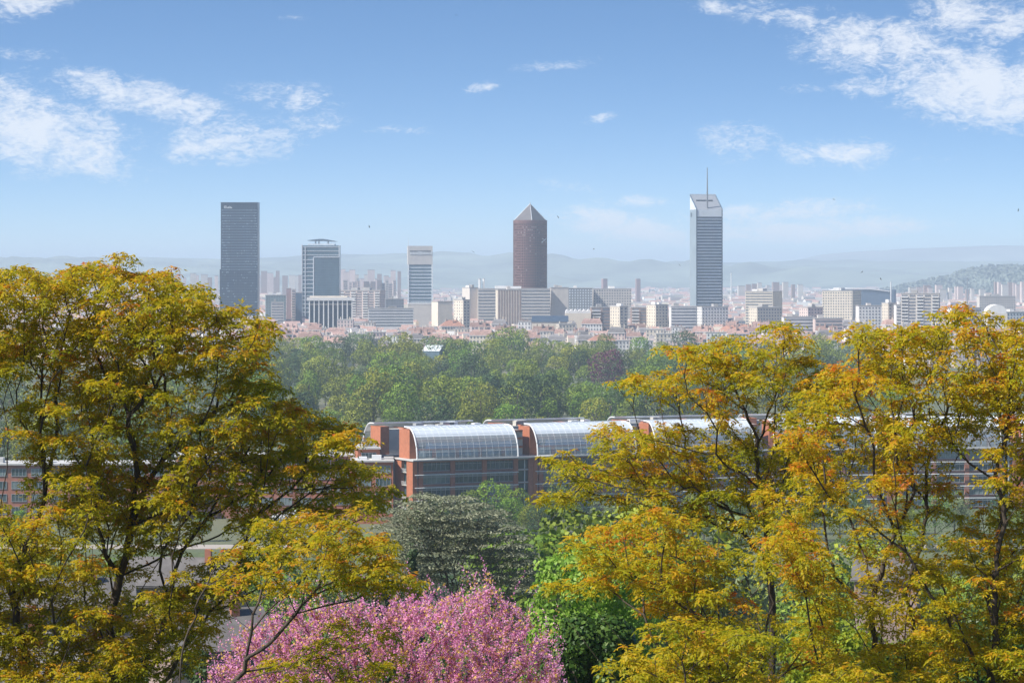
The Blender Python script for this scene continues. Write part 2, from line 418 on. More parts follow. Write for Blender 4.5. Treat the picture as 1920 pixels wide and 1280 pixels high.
def tower_slab():      # dark glass slab
    Y = 3700; s = Y / F
    t = thing('glass_tower', 'tall dark blue glass slab tower with flat top and sign, leftmost of the skyscrapers', 'tower', frame_at(448.5, Y)[0])
    w, d, top = 34.5 * s, 30, zpx(380.5, Y)
    mb = MB(); mb.box(-w, w, 0, d, 0, top); mb.box(-w - 1.6, -w, 2, d - 2, 0, zpx(505, Y)); mb.build('glass_wall', M['t_glass_dark'], t)
    m1 = MB(); m1.box(-w + 1.2, w - .9, -.45, .3, 0, 1.35); ma = m1.mesh('spandrel', M['t_spandrel'])
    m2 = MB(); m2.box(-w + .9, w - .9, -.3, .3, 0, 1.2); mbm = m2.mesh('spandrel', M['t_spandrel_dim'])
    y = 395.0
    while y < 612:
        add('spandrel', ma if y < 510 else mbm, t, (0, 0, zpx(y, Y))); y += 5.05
    # small pale panels set over some panes, thicker towards both edges
    r = random.Random(3); mb = MB(); y = 395.0; rows = 0
    while y < 600:
        for k in range(26):
            x = -w + 1.5 + k * 1.75
            p = .05 + (.28 if k > 20 or k < 6 else 0) * (1 if y < 512 else .35) + (.1 if 520 < y < 600 and 5 < k < 20 else 0)
            if r.random() < p: mb.box(x, x + r.choice((1.0, 1.5)), -.6, -.1, zpx(y, Y) - .2, zpx(y, Y) + r.choice((.7, 1.3)))
        y += 5.05
    stuff(mb.build('blinds', M['t_blind'], t))
    mb = MB()
    for k in range(15):
        x = -w + .6 + k * (2 * w - 1.2) / 14; mb.box(x - .12, x + .12, -.2, .2, 0, top - .4)
    stuff(mb.build('mullions', M['t_spandrel_dim'], t))
    mb = MB(); mb.box(-w - .3, w + .3, -.3, d + .3, top, top + .8); mb.build('parapet', M['t_spandrel_dim'], t)
    # the sign: a framed square emblem and a word that slopes off to the right
    mb = MB(); q = s; x0 = -w + 6.3 * s; z0 = zpx(390.6, Y)
    mb.box(x0, x0 + 4.2*q, -.7, -.2, z0, z0 + .8*q); mb.box(x0, x0 + 4.2*q, -.7, -.2, z0 + 3.7*q, z0 + 4.5*q)
    mb.box(x0, x0 + .9*q, -.75, -.25, z0, z0 + 4.5*q); mb.box(x0 + 3.3*q, x0 + 4.2*q, -.75, -.25, z0, z0 + 4.5*q)
    mb.box(x0 + 1.4*q, x0 + 2.9*q, -.72, -.2, z0 + 1.9*q, z0 + 2.6*q)
    for a, b_, h in ((5.2, 6.1, 1.6), (6.7, 8.0, 2.9), (8.6, 9.6, 2.2), (10.2, 11.0, 4.2), (11.5, 12.8, 2.8), (13.3, 14.8, 1.9)):
        mb.box(x0 + a*q, x0 + b_*q, -.7, -.2, z0, z0 + h*q)
    mb.build('sign', M['t_silver'], t)
tower_slab()

def tower_curved_fin():
    Y = 3500; s = Y / F
    t = thing('glass_tower', 'blue glass office tower with white frame and curved sail roof, second skyscraper from left', 'tower', frame_at(601, Y)[0])
    w, d = 35 * s, 32; top = zpx(460, Y)
    mb = MB(); mb.box(-w, w, 0, d, 0, top); mb.build('glass_wall', M['t_glass_strip'], t)
    mb = MB(); mb.box((588.5-601)*s, w - .4, -.7, .5, 0, zpx(482.5, Y)); mb.build('dark_panel', M['t_glass_blue'], t)
    mb = MB()
    for k in range(1, 12):
        x = (588.5-601)*s + k * 2.6; mb.box(x - .07, x + .07, -.9, -.6, 0, zpx(483, Y))
    for k in range(24): mb.box((588.5-601)*s, w - .4, -.88, -.6, zpx(485 + k*4.8, Y), zpx(485 + k*4.8, Y) + .3)
    stuff(mb.build('mullions', M['t_glass_strip'], t))
    for (a, b_, y0, y1) in ((587, 588.8, 560, 481.5), (587, 636.4, 482.6, 481), (565.6, 567, 600, 458.5), (571.6, 573, 600, 462), (635.2, 636.6, 482, 460)):
        mb = MB(); mb.box((a-601)*s, (b_-601)*s, -1.3, .4, zpx(y0, Y), zpx(y1, Y)); mb.build('white_frame', M['t_white'], t)
    l1 = MB(); l1.box((566.5-601)*s, (587-601)*s, -.8, .3, 0, .75); l1m = l1.mesh('floor_line', M['t_white'])
    l2 = MB(); l2.box((566.5-601)*s, (635.5-601)*s, -.8, .3, 0, .6); l2m = l2.mesh('floor_line', M['t_white'])
    dk = MB(); dk.box((573.5-601)*s, (586.5-601)*s, -.3, .3, 0, 2.6); dkm = dk.mesh('window_band', M['t_glass_blue'])
    for y in (463.5, 471, 478.5): add('floor_line', l2m, t, (0, 0, zpx(y, Y)))
    for k in range(14):
        y = 487.5 + k * 7.55; add('floor_line', l1m, t, (0, 0, zpx(y, Y))); add('window_band', dkm, t, (0, 0, zpx(y + 5.6, Y)))
    for k in range(2):
        mb = MB(); mb.box((573.5-601)*s, (600-601)*s, -.3, .3, 0, 3.2); mb.build('window_band', M['t_glass_blue'], t, (0, 0, zpx(470 + k*7.5, Y)))
        mb = MB(); mb.box((602-601)*s, (634.5-601)*s, -.3, .3, 0, 3.2); mb.build('window_band', M['t_glass_blue'], t, (0, 0, zpx(470 + k*7.5, Y)))
    # roof terrace and curved sail
    mb = MB(); mb.box((577-601)*s, (627-601)*s, 3, d - 3, top, zpx(457, Y)); mb.build('roof_deck', M['t_silver'], t)
    for x in (591, 597, 614.5):
        mb = MB(); mb.box((x-602)*s, (x-600)*s, 8, 11, top, zpx(450, Y)); mb.build('roof_post', M['t_silver'], t)
    mb = MB(); n = 18; prof = []
    for k in range(n + 1):
        u = k / n; x = (575.5 + u * 55 - 601) * s
        yc = 450.6 - 3.0 * math.sin(min(1, u * 1.35) * math.pi / 2 * 1.2) + 5.8 * max(0, u - .45) ** 1.5 * 2.0
        th = .25 + 2.2 * math.sin(u * math.pi) ** .8
        prof.append((x, zpx(yc, Y), th))
    for a, b_ in zip(prof, prof[1:]):
        for yy0, yy1 in ((2, 26),):
            p = [(a[0], yy0, a[1]), (b_[0], yy0, b_[1]), (b_[0], yy1, b_[1]), (a[0], yy1, a[1])]
            q = [(a[0], yy0, a[1]-a[2]), (b_[0], yy0, b_[1]-b_[2]), (b_[0], yy1, b_[1]-b_[2]), (a[0], yy1, a[1]-a[2])]
            mb.poly(p); mb.poly(q[::-1]); mb.poly([q[0], q[1], p[1], p[0]]); mb.poly([q[2], q[3], p[3], p[2]])
    mb.build('sail_roof', M['t_spandrel'], t)
tower_curved_fin()

def tower_banded():
    Y = 3350; s = Y / F
    t = thing('office_tower', 'shorter banded glass tower with plain grey windowless crown, between sail-roofed and pyramid-topped towers', 'tower', frame_at(788, Y)[0], R(4))
    w, d, top = 22.3 * s, 24, zpx(461, Y)
    mb = MB(); mb.box(-w, w, 0, d, 0, top - 1); mb.build('wall', M['t_silver'], t)
    mb = MB(); mb.box(-w - .5, w + .5, -.6, d + .5, zpx(496, Y), top); mb.build('crown', M['t_grey'], t)
    mb = MB()
    r = random.Random(4)
    for k in range(16):
        x = -w + 2 + k * 1.62; h = r.uniform(1.6, 3.2)
        mb.box(x, x + 1.15, -1.0, -.4, zpx(476, Y) - h * .35, zpx(476, Y) + h)
    stuff(mb.build('crown_panels', M['t_white'], t))
    mb = MB(); mb.box(-w + 1.5, w - 1.5, -.9, -.4, zpx(471.5, Y), zpx(470, Y)); mb.build('crown_louvre', M['dark_win'], t)
    b = MB(); b.box(-w + .8, w - .8, -.35, .3, 0, 2.05); bm_ = b.mesh('window_band', M['t_glass_blue'])
    y = 499.6
    for k in range(12): add('window_band', bm_, t, (0, 0, zpx(y, Y))); y += 6.35
    for sx in (-1, 1):
        mb = MB(); mb.box(sx*w - .8, sx*w + .8, -.8, .8, 0, zpx(496, Y)); mb.build('corner_pier', M['t_silver'], t)
    mb = MB(); mb.tube([(-w, 1, top - 2), (-w, 1, zpx(444, Y))], .32, 6, .12); mb.build('antenna', M['t_white'], t)
tower_banded()

def tower_pencil():
    Y = 3400; s = Y / F
    t = thing('round_tower', 'round reddish brown tower with grey pyramid roof at the centre of the skyline', 'tower', frame_at(994, Y)[0])
    r, top = 31.4 * s, zpx(413, Y)
    n = 56
    def ring(rad, z0, z1, m):
        mb = MB()
        for k in range(n):
            a0, a1 = 2*math.pi*k/n, 2*math.pi*(k+1)/n
            p = [(rad*math.cos(a0), rad*math.sin(a0)), (rad*math.cos(a1), rad*math.sin(a1))]
            mb.poly([(*p[0], z0), (*p[1], z0), (*p[1], z1), (*p[0], z1)])
        mb.poly([(rad*math.cos(2*math.pi*k/n), rad*math.sin(2*math.pi*k/n), z1) for k in range(n)])
        mb.poly([(rad*math.cos(-2*math.pi*k/n), rad*math.sin(-2*math.pi*k/n), z0) for k in range(n)])
        return mb
    ring(r - .5, 0, top, None).build('glass_wall', M['t_brown_dark'], t)
    rm = ring(r, 0, 1.75, None).mesh('spandrel', M['t_brown'])
    k = 0; y = 420.0
    while y < 618: add('spandrel', rm, t, (0, 0, zpx(y, Y))); y += 5.0; k += 1
    ring(r + .15, top - 3.4, top, None).build('cornice', M['t_brown'], t)
    mb = MB()
    for k in range(n):
        a = 2*math.pi*(k+.5)/n; c, s_ = math.cos(a), math.sin(a)
        q = [((r+.25)*c - e*s_, (r+.25)*s_ + e*c) for e in (-.32, .32)]; q2 = [((r-.7)*c - e*s_, (r-.7)*s_ + e*c) for e in (-.32, .32)]
        for A, B in ((q[0], q[1]), (q2[0], q[0]), (q[1], q2[1])): mb.poly([(*A, 0), (*B, 0), (*B, top - .2), (*A, top - .2)])
    stuff(mb.build('ribs', M['t_brown'], t))
    rr = random.Random(5); mb = MB()
    for y in np.arange(425, 540, 5.0):
        for k in range(n):
            a = 2*math.pi*k/n
            p = .3 if (y < 448 and -2.2 < a - 2*math.pi < -1.0) else .03
            p = .35 if (3.1 < a < 3.75) else p
            if math.sin(a) < .1 and rr.random() < p:
                c, s_ = math.cos(a), math.sin(a); rad = r - .1
                z = zpx(y, Y) - 1.5
                q = [(rad*c - e*s_, rad*s_ + e*c) for e in (-.75, .75)]
                mb.poly([(*q[0], z), (*q[1], z), (*q[1], z + 1.3), (*q[0], z + 1.3)])
    stuff(mb.build('blinds', M['t_dull'], t))  # scattered pale quads, denser at the left and high on the front
    # square pyramid, one edge towards the viewer
    apex = zpx(382, Y); a0 = R(-90 + 6); rad = r * .985
    cs = [(rad*math.cos(a0 + k*math.pi/2), rad*math.sin(a0 + k*math.pi/2), top - .6) for k in range(4)]
    mb = MB(); hi = [(c[0]*.02, c[1]*.02, apex) for c in cs]
    for k in range(4): mb.poly([cs[k], cs[(k+1)%4], hi[(k+1)%4], hi[k]])
    mb.poly(hi); mb.build('pyramid_roof', M['t_pyramid'], t)
    for k in range(4):
        mb = MB(); mb.tube([Vector(cs[k]), Vector((0, 0, apex + .2))], .38, 5, .2); mb.build('roof_ridge', M['t_silver'], t)
    mb = MB(); mb.tube([(0, 0, apex - .5), (0, 0, apex + 2.0)], .5, 6, .2); mb.build('finial', M['t_grey'], t)
    # crossed pale strokes of the logo high on the right
    a = R(-90 + 52); c = Vector((math.cos(a), math.sin(a), 0)); e = Vector((-math.sin(a), math.cos(a), 0)); mb = MB()
    o = c * (r + .8) + Vector((0, 0, zpx(450.5, Y)))
    for (u0, v0, u1, v1) in ((-4.2, -2.2, 4.2, 1.2), (-3.6, 1.8, 1.0, .4), (1.8, .6, 4.4, 2.4), (-4.2, -2.6, -2.6, -2.2), (3.2, -2.6, 4.2, -1.4)):
        mb.tube([o + e*u0 + Vector((0,0,v0)), o + e*u1 + Vector((0,0,v1))], .34, 5)
    mb.build('logo', M['t_white'], t)
tower_pencil()

def tower_slant():
    Y = 3300; s = Y / F; phi = R(10.5)
    t = thing('glass_tower', 'tall silver banded tower with slanted roof and mast, rightmost of the skyscrapers', 'tower', frame_at(1306, Y)[0], phi)
    w = 49 * s / math.cos(phi); d = 30.5
    zf, zb = zpx(392.5, Y), zpx(367, Y + d)
    mb = MB()
    a = [(0,0,0), (w,0,0), (w,d,0), (0,d,0)]; b_ = [(0,0,zf), (w,0,zf), (w,d,zb), (0,d,zb)]
    for k in range(4): mb.poly([a[k], a[(k+1)%4], b_[(k+1)%4], b_[k]])
    mb.build('wall', M['t_silver'], t)
    mb = MB(); th = .5
    mb.poly([(0.4,.4,zf), (w-.4,.4,zf), (w-.4,d-.4,zb), (.4,d-.4,zb)]); mb.build('sloping_roof', M['w_dark'], t)
    dz = (zb - zf) / d
    for (x0, x1) in ((-.35, .35), (w - .35, w + .35)):
        mb = MB(); q = [(x0, 0, zf), (x1, 0, zf), (x1, d, zb), (x0, d, zb)]; hi = [(p[0], p[1], p[2] + 1.1) for p in q]
        for k in range(4): mb.poly([q[k], q[(k+1)%4], hi[(k+1)%4], hi[k]])
        mb.poly(hi); mb.build('roof_edge', M['t_spandrel'], t)
    mb = MB(); mb.box(-.3, w + .3, d - .3, d + .3, zb - .5, zb + 1.9); mb.build('roof_screen', M['t_white'], t)
    yy = d * .62; mb = MB(); mb.box(w*.14, w*.78, yy - 1.2, yy + 1.2, zf + dz*yy - .8, zf + dz*yy + 1.2); mb.build('roof_slot', M['dark_win'], t)
    mb = MB(); mb.box(-.25, .75, -.5, .6, 0, zf); mb.build('corner_fin', M['t_spandrel_dim'], t)
    mb = MB(); mb.box(w - .75, w + .25, -.5, .6, 0, zf); mb.build('corner_fin', M['t_spandrel_dim'], t)
    b = MB(); b.box(1.0, w - 1.0, -.35, .3, 0, 1.6); bm_ = b.mesh('window_band', M['t_glass_dark'])
    y = 409.0
    while y < 606: add('window_band', bm_, t, (0, 0, zpx(y, Y))); y += 5.72
    mb = MB(); mb.box(-.2, .25, .8, d - .2, 0, zf); mb.build('side_glass', M['t_side'], t)
    mb = MB(); mb.box(-.3, .3, 20, 27, zpx(406, Y), zpx(398, Y)); mb.build('side_opening', M['dark_win'], t)
    mb = MB(); xm, ym = (1328.0 - 1306) * s, 3.0
    mb.tube([(xm, ym, zf + .5), (xm, ym, zpx(352, Y))], 1.0, 8, .85); mb.tube([(xm, ym, zpx(352, Y)), (xm, ym, zpx(314, Y))], .75, 6, .4)
    mb.build('mast', M['w_dark'], t)
tower_slant()

# ------------------------------------------------------------------ named mid-rise blocks
def block(label, px0, px1, ytop, Y, depth=16, yaw=8, wall='w_cream', style='grid', name='apartment_block', cat='building', pitch=3.1, wmat='far_win',
          floors_from=0.06, roofbox=True, roof=None, group=None):
    s = Y / F; tot = (px1 - px0) * s; ph = R(abs(yaw))
    depth = min(depth, tot * .6 / max(math.sin(ph), .05))
    w = max((tot - depth * math.sin(ph)) / math.cos(ph), 2.0)
    # world x of the block's left-most projected point
    xl = (px0 - HX) * s
    if yaw >= 0: ox, oy = xl + depth * math.sin(ph), Y
    else: ox, oy = xl, Y + w * math.sin(ph)
    H = zpx(ytop, Y)
    t = thing(name, label, cat, (ox, oy, 0), R(yaw), group)
    rr = random.Random(int(px0 * 7 + ytop))
    mb = MB(); mb.box(0, w, 0, depth, 0, H); mb.build('wall', M[wall], t)
    mb = MB(); mb.box(-.25, w + .25, -.25, depth + .25, H, H + .9); mb.build('parapet', M[roof or 'r_flat'], t)
    if roofbox and w > 6:
        for k in range(rr.choice((1, 2))):
            x = rr.uniform(.1, .6) * w; mb = MB(); mb.box(x, x + w * rr.uniform(.12, .25), depth * .25, depth * .7, H + .9, H + rr.uniform(2.6, 4.2)); mb.build('plant_room', M[rr.choice(('r_flat', 'w_white', 'w_grey'))], t)
    z = H - 2.6
    if style == 'bands':
        b = MB(); b.box(.6, w - .6, -.25, .3, 0, 1.35); bm_ = b.mesh('window_band', M[wmat])
        while z > max(H * floors_from, 1): add('window_band', bm_, t, (0, 0, z)); z -= pitch
    elif style in ('grid', 'tall'):
        mb = MB(); nx = max(2, int(w / 2.9)); cw = w / nx
        ww = cw * (.46 if style == 'grid' else .5); wh = 1.5 if style == 'grid' else pitch * .98
        while z > max(H * floors_from, 1):
            for k in range(nx): mb.box(cw*(k+.5) - ww/2, cw*(k+.5) + ww/2, -.2, .2, z, z + wh)
            z -= pitch
        stuff(mb.build('windows', M[wmat], t))
    elif style == 'balcony':
        mb = MB(); ncol = max(2, int(w / 7)); cw = w / ncol; dark = MB()
        while z > max(H * floors_from, 1):
            for k in range(ncol):
                dark.box(cw*(k+.12), cw*(k+.88), -.15, .2, z, z + 1.7)
                if k % 2 == 0: mb.box(cw*(k+.05), cw*(k+.95), -1.3, -.2, z - .9, z + .15)
            z -= pitch
        stuff(dark.build('windows', M[wmat], t)); stuff(mb.build('balconies', M['w_white'], t))
    # windows on the visible side wall
    if style in ('grid', 'balcony') and depth * math.sin(ph) / s > 5:
        mb = MB(); z = H - 2.6; nx = max(1, int(depth / 4.5)); cw = depth / nx; xs = (0 if yaw >= 0 else w)
        while z > max(H * floors_from, 1):
            for k in range(nx): mb.box(xs - .2, xs + .2, cw*(k+.5) - .6, cw*(k+.5) + .6, z, z + 1.4)
            z -= pitch
        stuff(mb.build('side_windows', M[wmat], t))
    return t

B = block
B('slim brown wall slab beside the sail-roofed tower', 536, 545.5, 541, 3460, 12, 3, 'w_mauve', 'none', 'tower_block', roofbox=False)
B('narrow pale striped block joined to the slim brown slab', 546, 554, 543, 3455, 10, 3, 'w_pink', 'bands')
B('plain dark blue box left of the sail-roofed tower', 553.5, 566, 549, 3440, 10, 3, 'w_blue', 'none', 'office_block', roofbox=False)
B('teal glass office block right of the dark slab tower', 495, 536, 554, 3420, 18, 6, 'w_teal', 'grid', 'office_block')
B('low grey portal-framed office between teal block and brown slab', 507, 532, 567, 3300, 14, 4, 'w_grey', 'bands', 'office_block')
B('long pinkish slab with columns of windows right of the sail-roofed tower', 634, 721, 545, 3620, 26, -12, 'w_pink', 'balcony')
B('dark blue-grey office block under the pinkish slab', 721, 757, 561, 3500, 14, 5, 'w_dark', 'grid', 'office_block')
B('long low white building in front of the banded tower', 689, 775, 579, 3080, 14, 3, 'w_white', 'bands', 'office_block')
B('plain cream box building right of the banded tower', 808, 848, 566, 3150, 26, 17, 'w_cream', 'none', 'hall', roofbox=False)
B('wide low hall with white roof at the foot of the banded tower', 762, 812, 570, 3260, 30, 3, 'w_grey', 'none', 'hall', roof='w_white', roofbox=False)
B('cream block with lit side wall left of the long grey slab', 850, 881, 563, 2980, 24, 30, 'w_cream', 'grid')
B('tall left end of the long slab in front of the pyramid-topped tower', 866, 897, 540, 3320, 22, 24, 'w_grey', 'none')
B('long grey slab with window bands under the pyramid-topped tower', 895, 1032, 542, 3310, 18, 2, 'w_grey', 'bands', pitch=3.6)
B('cream framed block with tall windows in front of the long grey slab', 929, 978, 544, 3160, 18, 8, 'w_cream', 'tall', 'office_block', wmat='w_brown')
B('plain grey wall block right of the pyramid-topped tower', 1031, 1066, 540, 3330, 18, 5, 'w_grey', 'none')
B('dark patterned block with rooftop plant beside plain grey block', 1065, 1111, 541, 3380, 18, 2, 'w_dark', 'grid', 'office_block', wmat='t_silver')
B('white gridded office block between dark patterned block and slanted tower', 1111, 1184, 542, 3400, 18, 3, 'w_grey', 'grid', 'office_block')
B('brownish block of flats behind the white-vaulted hall', 1107, 1146, 577, 2900, 16, 3, 'w_brown', 'balcony')
B('cream and grey block right of the brownish flats', 1145, 1177, 575, 2860, 22, 24, 'w_cream', 'grid')
B('low brown flats left of the wide cream block', 1183, 1215, 577, 2950, 14, 2, 'w_brown', 'balcony')
B('wide cream block with grey middle left of slanted tower', 1214, 1253, 572, 2930, 22, 22, 'w_cream', 'grid')
B('white balconied flats at the left foot of the slanted tower', 1256, 1306, 575, 2900, 16, 4, 'w_white', 'bands')
B('white flats directly in front of the slanted tower', 1309, 1366, 576, 2940, 18, 12, 'w_white', 'grid')
B('broad slab with dark right end wall behind white flats', 1399, 1473, 547, 3250, 42, -20, 'w_cream', 'bands')
B('pale stepped block in front of the broad slab', 1407, 1468, 577, 2900, 22, 18, 'w_cream', 'grid')
B('pinkish white block between the two broad slabs', 1502, 1544, 577, 2920, 20, 20, 'w_pink', 'grid')
B('two-part slab of flats left of the tall balconied block, dark right end', 1544, 1623, 546, 3300, 44, -20, 'w_cream', 'grid')
B('long low white terraces above the right-hand golden trees', 1468, 1527, 595, 2660, 14, 3, 'w_white', 'bands')
B('pinkish white striped flats right of the long low terraces', 1527, 1580, 598, 2640, 14, 3, 'w_pink', 'bands')
B('white flats with dark square windows right of the two-part slab', 1608, 1658, 574, 2900, 16, 4, 'w_white', 'grid')
B('narrow cream tower of flats left of tall balconied block', 1657, 1681, 569, 2860, 16, 16, 'w_cream', 'grid')
B('white striped flats beside the tall balconied block', 1679, 1697, 572, 2840, 12, 3, 'w_white', 'bands')
B('tall grey block with white balconies on the right above golden trees', 1691, 1770, 551, 2800, 26, -10, 'w_grey', 'balcony')
B('white block with bluish windows at the far right edge of town', 1849, 1877, 594, 2600, 14, 4, 'w_white', 'grid')
B('pale office building right of the tall balconied block', 1780, 1842, 578, 2880, 16, 8, 'w_white', 'bands', 'office_block')
B('greyish long slab at far right skyline', 1835, 1905, 556, 3900, 16, 4, 'w_grey', 'grid')
B('white apartment block at the right picture edge', 1880, 1935, 586, 2760, 18, 12, 'w_white', 'grid')
B('small dark mauve tower block on the plain right of the pyramid-topped tower', 1128, 1139, 523, 5600, 18, 10, 'w_mauve', 'none', 'tower_block', roofbox=False)
B('dark tower block on the plain left of the slanted tower', 1192, 1201, 523, 5800, 18, 5, 'w_mauve', 'none', 'tower_block', roofbox=False)
B('pale twin slab left of the pyramid-topped tower, left one', 897, 901.5, 523, 5200, 12, 10, 'w_white', 'none', 'tower_block', roofbox=False)
B('pale twin slab left of the pyramid-topped tower, right one', 905, 909.5, 523, 5200, 12, 10, 'w_white', 'none', 'tower_block', roofbox=False)

# car park with heavy white roof slab and columns
def pavilion():
    Y = 3130; s = Y / F
    t = thing('office_block', 'building with thick white roof slab on columns before the sail-roofed tower', 'building', frame_at(620, Y)[0], R(2))
    w = 45 * s; top = zpx(555, Y)
    mb = MB(); mb.box(-w + 3, w - 3, 2, 30, 0, zpx(563, Y)); mb.build('glass_wall', M['t_glass_dark'], t)
    mb = MB(); mb.box(-w, w, 0, 32, zpx(563.5, Y), zpx(558, Y)); mb.build('roof_slab', M['w_white'], t)
    mb = MB(); mb.box(-w + 3, w - 8, 4, 28, zpx(558, Y), top); mb.build('roof_storey', M['w_cream'], t)
    c = MB(); c.box(-.6, .6, 0, 1.2, 0, zpx(563.6, Y)); cm = c.mesh('column', M['w_white'])
    for k in range(10): add('column', cm, t, (-w + 3 + k * (2*w - 6) / 9, .6, 0))
    mb = MB(); mb.box(-w + 3, w - 3, 1, 2, zpx(571, Y), zpx(570, Y)); mb.build('floor_edge', M['w_grey'], t)
pavilion()

def slate_roof_hall():
    Y = 2800; s = Y / F
    t = thing('hall', 'hall with long dark slate-blue roof between red-roofed houses', 'building', frame_at(1031, Y)[0])
    w = 35 * s; z0, z1 = zpx(603.5, Y), zpx(592, Y)
    mb = MB(); mb.box(-w, w, 0, 16, 0, z0); mb.build('wall', M['w_cream'], t)
    mb = MB(); mb.poly([(-w, -.5, z0), (w, -.5, z0), (w, 8, z1), (-w + 1, 8, z1)]); mb.poly([(w, 16.5, z0), (-w, 16.5, z0), (-w + 1, 8, z1), (w, 8, z1)])
    mb.poly([(w, -.5, z0), (w, 16.5, z0), (w, 8, z1)]); mb.poly([(-w, 16.5, z0), (-w, -.5, z0), (-w + 1, 8, z1)]); mb.build('roof', M['slate_blue'], t)
slate_roof_hall()

def vaulted_hall(px0, px1, y0, y1, Y, label, nv, wall, lw):
    s = Y / F
    t = thing('vaulted_hall', label, 'building', frame_at((px0+px1)/2, Y)[0])
    w = (px1-px0)/2 * s; z0, z1 = zpx(y1, Y), zpx(y0, Y)
    mb = MB(); mb.box(-w, w, 0, lw, 0, z0); mb.build('wall', M[wall], t)
    for k in range(nv):
        mb = MB(); xa = -w + 2*w*k/nv; xb = -w + 2*w*(k+1)/nv; n = 10
        pr = [(xa + (xb-xa)*(1-math.cos(math.pi*i/n))/2, z0 + (z1-z0)*math.sin(math.pi*i/n)) for i in range(n+1)]
        for a, b_ in zip(pr, pr[1:]): mb.poly([(a[0], 0, a[1]), (b_[0], 0, b_[1]), (b_[0], lw, b_[1]), (a[0], lw, a[1])])
        mb.poly([(p[0], 0, p[1]) for p in pr]); mb.poly([(p[0], lw, p[1]) for p in pr][::-1])
        mb.build('vault', M['w_white'], t)
vaulted_hall(1060, 1108, 580, 587, 2880, 'hall with white scalloped vault roof behind red-roofed house', 6, 'w_cream', 20)
vaulted_hall(1851, 1889, 571, 588, 2760, 'building with single white barrel roof near the right edge', 1, 'w_cream', 22)

def stadium():
    Y = 5200; s = Y / F
    t = thing('stadium', 'low dark arena with swept white roof behind the two-part slab', 'stadium', frame_at(1620, Y)[0])
    mb = MB(); mb.box(-30*s, 60*s, 0, 60, 0, zpx(543, Y)); mb.build('wall', M['w_blue'], t)
    mb = MB(); n = 14
    pr = [((-62 + 110*i/n)*s, zpx(545 - 5.5*math.sin(math.pi*(i/n)**.8), Y)) for i in range(n+1)]
    for a, b_ in zip(pr, pr[1:]):
        mb.poly([(a[0], -2, a[1]), (b_[0], -2, b_[1]), (b_[0], 60, b_[1]), (a[0], 60, a[1])]); mb.poly([(a[0], -2, a[1]-1.8), (b_[0], -2, b_[1]-1.8), (b_[0], -2, b_[1]), (a[0], -2, a[1])])
    mb.build('roof', M['w_white'], t)
    mb = MB(); mb.tube([(50*s, -4, 0), (50*s, -4, zpx(528, Y))], 1.2*s, 8); mb.build('column', M['w_white'], t)
stadium()
def stack(name, label, px, ytop, Y, r, mat, cat='chimney', head=False):
    t = thing(name, label, cat, frame_at(px, Y)[0]); H = zpx(ytop, Y)
    mb = MB(); mb.tube([(0,0,0), (0,0,H)], r, 10, r*.7); mb.build('shaft', M[mat], t)
    mb = MB()
    if head:
        mb.tube([(0,0,H-10), (0,0,H-4), (0,0,H)], r*2, 14, r*5)
    else: mb.tube([(0,0,H-1), (0,0,H+.6)], r*.95, 10)
    mb.build('head', M[mat], t)
stack('chimney', 'thin white chimney on the plain right of slanted tower', 1371, 512, 6500, 1.3, 'w_white')
stack('chimney', 'dark mast-like chimney before the wooded hill on the right', 1814, 521, 5200, 1.1, 'w_dark')
stack('water_tower', 'mushroom-shaped water tower on the horizon above the left golden tree', 259, 489, 9800, 3.0, 'w_grey', 'water tower', True)

# distant tower blocks standing on the plain
groups = [(605, 748, 504, 524, 16, 6900), (640, 742, 524, 532, 12, 5200), (440, 565, 505, 520, 12, 7600), (1380, 1500, 528, 538, 10, 7000), (1700, 1840, 533, 543, 12, 6300), (1860, 1925, 528, 540, 8, 6500), (300, 410, 512, 525, 9, 6900)]
secname = {605: 'behind the sail-roofed tower', 640: 'nearer, right of the sail-roofed tower', 440: 'right of the dark slab tower', 1380: 'right of the slanted tower', 1700: 'before the wooded hill', 1860: 'at the right edge under the wooded hill', 300: 'left of the dark slab tower'}
ordn = ['leftmost', 'second from left', 'third from left', 'fourth from left', 'fifth from left', 'sixth from left', 'seventh from left', 'eighth from left', 'ninth from left', 'tenth from left',
        'eleventh from left', 'twelfth from left', 'thirteenth from left', 'fourteenth from left', 'fifteenth from left', 'sixteenth from left', 'seventeenth from left', 'eighteenth from left',
        'nineteenth from left', 'twentieth from left'] + [f'{a} from left' for a in ('twenty-first', 'twenty-second', 'twenty-third', 'twenty-fourth', 'twenty-fifth', 'twenty-sixth', 'twenty-seventh', 'twenty-eighth', 'twenty-ninth', 'thirtieth')]
for (a, b_, t0, t1, n, Y) in groups:
    for k in range(n):
        px = a + (b_ - a) * (k + rnd.uniform(.2, .8)) / n; w = rnd.uniform(6, 14)
        B(f'hazy far tower block {secname[a]}, {ordn[k]}', px, px + w, rnd.uniform(t0, t1), Y + rnd.uniform(-200, 200), 12, rnd.choice((2, 4, 6)), rnd.choice(('w_brown', 'w_pink', 'w_pink', 'w_grey')), 'bands' if w > 5 and Y < 5500 else 'none',
          'tower_block', 'building', group='far tower blocks', roofbox=False)

